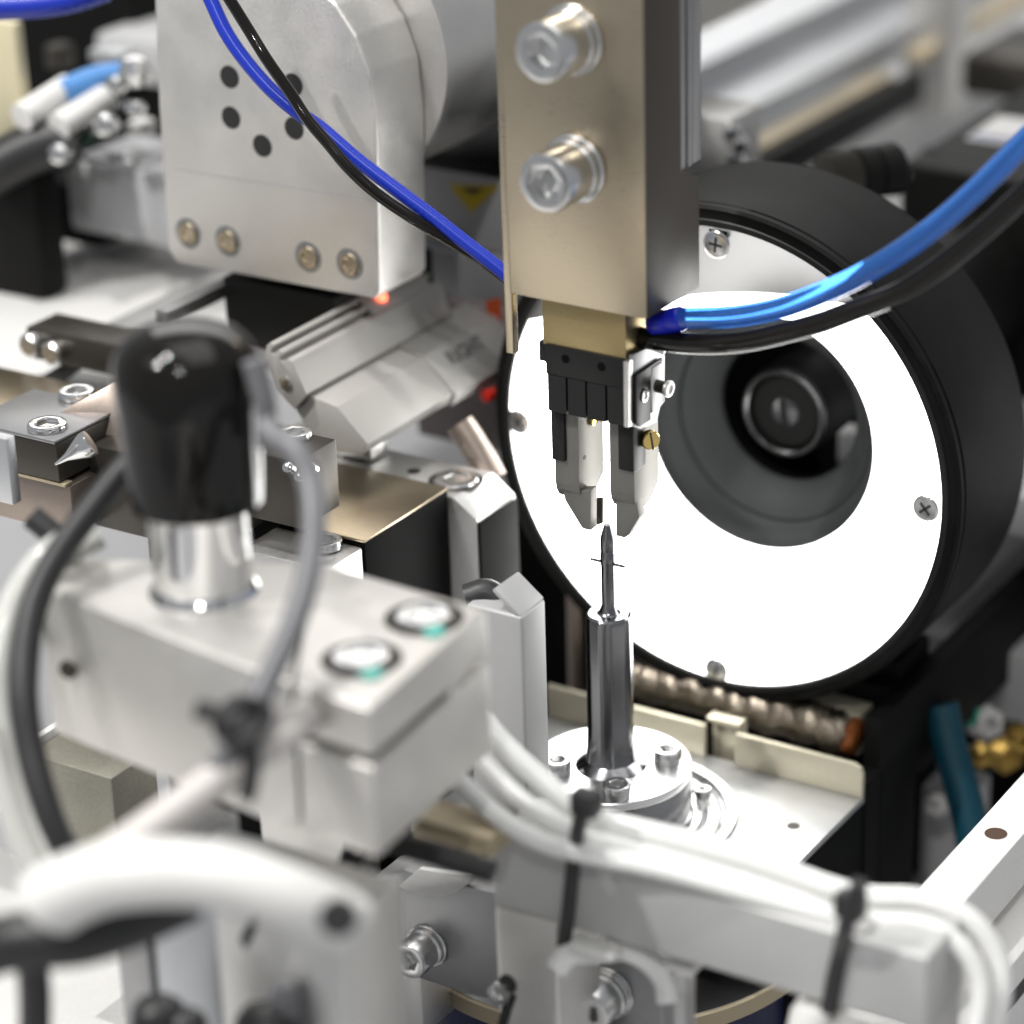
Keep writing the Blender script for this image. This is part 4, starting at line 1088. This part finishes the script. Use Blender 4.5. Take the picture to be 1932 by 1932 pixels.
single('grey_post', 'grey square post cut by the left edge below the vise jaw', 'post', box(p.x - 1.2, p.x - 0.18, p.y, p.y + 0.2, p.z - 1.05, p.z, 0.03), M['aluminium_cool'])
p = at(200, 640, d=46.5)
hc = thing('hinged_clamp', 'dark hinged clamp with two round screws in front of the white panel', 'clamp', (p.x - 0.7, p.y, p.z - 0.6))
pa, pb = at(46, 612, Y=p.y), at(230, 690, Y=p.y)
part(hc, 'clamp_bar', box(pa.x, pb.x + 1.4, p.y, p.y + 0.8, at(125, 692, Y=p.y).z, at(125, 645, Y=p.y).z + 0.12, 0.06), M['dark_steel'])
part(hc, 'clamp_arm', prism([at(a, b, Y=p.y + 0.1) for a, b in ((150, 640), (180, 670), (95, 735), (40, 745), (0, 750), (0, 725), (60, 720), (110, 690))], V((0, 0.4, 0)), 0.04), M['black_rubber'])
for (a, b) in ((66, 647), (108, 662)):
    part(hc, 'round_screw', lathe([(0.20, 0), (0.20, 0.16), (0.16, 0.2), (0, 0.2)], at(a, b, Y=p.y), (0, -1, 0), 24), M['zinc'])

# ================================================================== WHITE PANEL AND UPPER LEFT
ZP = -0.3
e0 = at(0, 440, Z=ZP)
e1 = at(300, 302, Z=ZP)
xp = (e0.x + e1.x) / 2
yn = at(-60, 760, Z=ZP).y
wpn = thing('machine_panel', 'wide white panel sloping away behind the left clamps', 'panel', (xp + 3, 3, ZP - 0.5))
part(wpn, 'sheet', box(xp, xp + 7.5, yn - 4, e1.y + 14, ZP - 0.5, ZP, 0.06), M['panel_paint'])
du = 52
p = at(150, 380, d=du)
dkm = thing('dark_machine', 'black machine housing in the blurred upper left background', 'machine', (p.x, p.y, p.z - 3))
pa = at(-60, 60, d=56)
pb = at(150, 330, d=56)
part(dkm, 'housing', box(pa.x - 2, pb.x, pa.y + 2, pa.y + 5, pb.z - 4, pa.z + 2.2, 0.1), M['black_anodised'])
pa, pb = at(-40, 290, d=51), at(120, 430, d=51)
part(dkm, 'housing', box(pa.x - 2, pb.x - 0.4, pa.y, pa.y + 0.8, pb.z - 1.5, pa.z, 0.25), M['black_anodised'])
part(dkm, 'pipe', tube([at(a, b, d=50.5) for a, b in ((-30, 330), (40, 290), (110, 265), (150, 280))], 0.45, 16), M['black_rubber'])
pa, pb = at(60, 330, d=53), at(215, 420, d=53)
part(dkm, 'housing', box(pa.x, pb.x, pa.y, pa.y + 2, pb.z - 0.5, pa.z, 0.3), M['black_anodised'])
pa, pb = at(120, 300, d=52), at(285, 420, d=52)
part(dkm, 'case', box(pa.x, pb.x + 1.0, pa.y, pa.y + 2, pb.z - 0.3, pa.z, 0.1), M['machine_grey'])
pa, pb = at(175, 60, d=56), at(330, 150, d=56)
part(dkm, 'case', box(pa.x, pb.x + 1, pa.y, pa.y + 3, pb.z - 0.1, pa.z, 0.15), M['light_grey_paint'])
for (a, b, w, h, dd, mm_) in ((205, 105, 80, 26, 53, 'aluminium_cool'), (215, 205, 60, 16, 51.5, 'black_rubber'), (250, 245, 34, 30, 51, 'aluminium'), (150, 265, 50, 18, 50.5, 'green_board'), (185, 300, 70, 14, 51, 'aluminium_dark'), (95, 110, 30, 50, 54, 'dark_steel'), (240, 300, 30, 20, 50.6, 'zinc')):
    q0, q1 = at(a - w / 2, b - h / 2, d=dd), at(a + w / 2, b + h / 2, d=dd)
    part(dkm, 'fixture_piece', box(q0.x, q1.x, q0.y, q0.y + 0.5, min(q0.z, q1.z), max(q0.z, q1.z), 0.05), M[mm_])
for (a, b, r_) in ((225, 160, 0.16), (205, 235, 0.2), (262, 205, 0.14), (120, 290, 0.18)):
    part(dkm, 'round_stud', lathe([(r_, 0), (r_, 0.3), (r_ * 0.6, 0.36), (0, 0.36)], at(a, b, d=50.2), (0.4, -1, 0.3), 20), M['zinc'])
pa, pb = at(-10, 40, d=50), at(40, 300, d=50)
single('pale_column', 'blurred cream column at the upper left edge', 'column', box(pa.x - 1.5, pb.x - 0.45, pa.y, pa.y + 0.25, pb.z, pa.z, 0.05), M['ivory'])
for (a, b, c, d_, lab) in ((40, 222, 130, 165, 'upper of two white pneumatic fittings in the blurred upper left'), (110, 240, 200, 185, 'lower of two white pneumatic fittings in the blurred upper left')):
    single('white_fitting', lab, 'fitting', tube([at(a, b, d=50), at((a + c) / 2, (b + d_) / 2, d=50.4), at(c, d_, d=50.8)], 0.25, 20), M['white_plastic'], group='white fittings in the upper left')
single('blue_connector', 'light blue push connector joining the two white fittings', 'connector', tube([at(118, 175, d=50.6), at(180, 150, d=50.9), at(255, 138, d=51.2)], 0.24, 20), M['blue_light'] if 'blue_light' in M else M['blue_tube'])
single('round_knob', 'small chrome ball knob right of the light blue connector', 'knob', lathe([(0, -0.3), (0.2, -0.24), (0.3, 0), (0.2, 0.24), (0, 0.3)], at(255, 135, d=50), (0, 0, 1), 24), M['zinc'])
single('blue_hose', 'bright blue hose crossing the very top left corner', 'hose', tube([at(a, b, d=47) for a, b in ((-30, 14), (60, 10), (130, 0), (200, -22))], 0.22, 18), M['blue_cable'])

# ================================================================== UPPER RIGHT BACKGROUND
def beam(name, lab, px, py, d, wx, hz_, mtl, y0=-3, y1=40, group=None):
    p = at(px, py, d=d)
    return single(name, lab, 'beam', box(p.x - wx, p.x, p.y + y0, p.y + y1, p.z - hz_, p.z, 0.06), M[mtl], group=group)


beam('frame_beam', 'highest pale grey beam running away at upper right', 1420, 75, 62, 1.3, 0.8, 'aluminium_cool', group='blurred beams at upper right')
beam('frame_beam', 'wide grey beam below the highest one at upper right', 1500, 160, 61, 1.9, 0.75, 'aluminium_cool', y0=-12, y1=14, group='blurred beams at upper right')
p = at(1520, 236, d=58)
single('tan_rail', 'tan strip catching light between the grey beams at upper right', 'rail', box(p.x - 0.5, p.x, p.y - 4.5, p.y + 4.2, p.z - 0.1, p.z + 0.05, 0.04), M['tan_strip'])
single('dark_channel', 'dark channel with a black end under the tan strip', 'channel', box(p.x + 0.02, p.x + 0.35, p.y - 4.6, p.y + 5.0, p.z - 0.7, p.z - 0.04, 0.05), M['black_anodised'])
p = at(1330, 60, d=75)
single('white_board', 'overexposed white board at the top edge right of the mounting block', 'board', box(p.x - 8, p.x + 3, p.y, p.y + 25, p.z - 0.4, p.z + 0.3, 0.05), M['white_paint'])
pa, pb = at(1318, 215, d=51), at(1412, 330, d=51)
sb_ = thing('silver_fixture', 'blurred silver block with round studs beside the mounting block', 'fixture', (pa.x, pa.y, pb.z))
part(sb_, 'block', box(pa.x - 1, pb.x - 0.35, pa.y, pa.y + 1.2, pb.z - 0.6, pa.z, 0.08), M['aluminium'])
for (a, b) in ((1384, 245), (1398, 268), (1390, 292), (1402, 312)):
    part(sb_, 'stud', lathe([(0.14, 0), (0.14, 0.25), (0, 0.32)], at(a, b, Y=pa.y), (0.3, -1, 0), 16), M['chrome'])
pa, pb = at(1705, -40, d=64), at(1785, 110, d=64)
single('grey_pillar', 'blurred light grey pillar at the upper right', 'pillar', box(pa.x, pb.x, pa.y, pa.y + 1.2, pb.z - 1.5, pa.z + 2, 0.1), M['aluminium'])
pa, pb = at(1812, 100, d=62), at(2000, 170, d=62)
single('dark_box', 'dark blurred box at the upper right edge', 'box', box(pa.x, pb.x + 2, pa.y, pa.y + 3, pb.z - 0.2, pa.z, 0.15), M['machine_dark'] if 'machine_dark' in M else M['dark_steel'])
pa = at(1850, 40, d=66)
single('tan_bar', 'blurred tan bar crossing the top right corner', 'bar', box(pa.x - 0.5, pa.x, pa.y - 3, pa.y + 12, pa.z - 0.3, pa.z, 0.05), M['tan_strip'])
pa = at(1700, 200, d=66)
single('grey_table', 'pale grey table surface filling the blurred upper right', 'table', box(pa.x - 16, pa.x + 30, pa.y - 16, pa.y + 50, pa.z - 2.4, pa.z - 1.6, 0.1), M['light_grey_paint'])
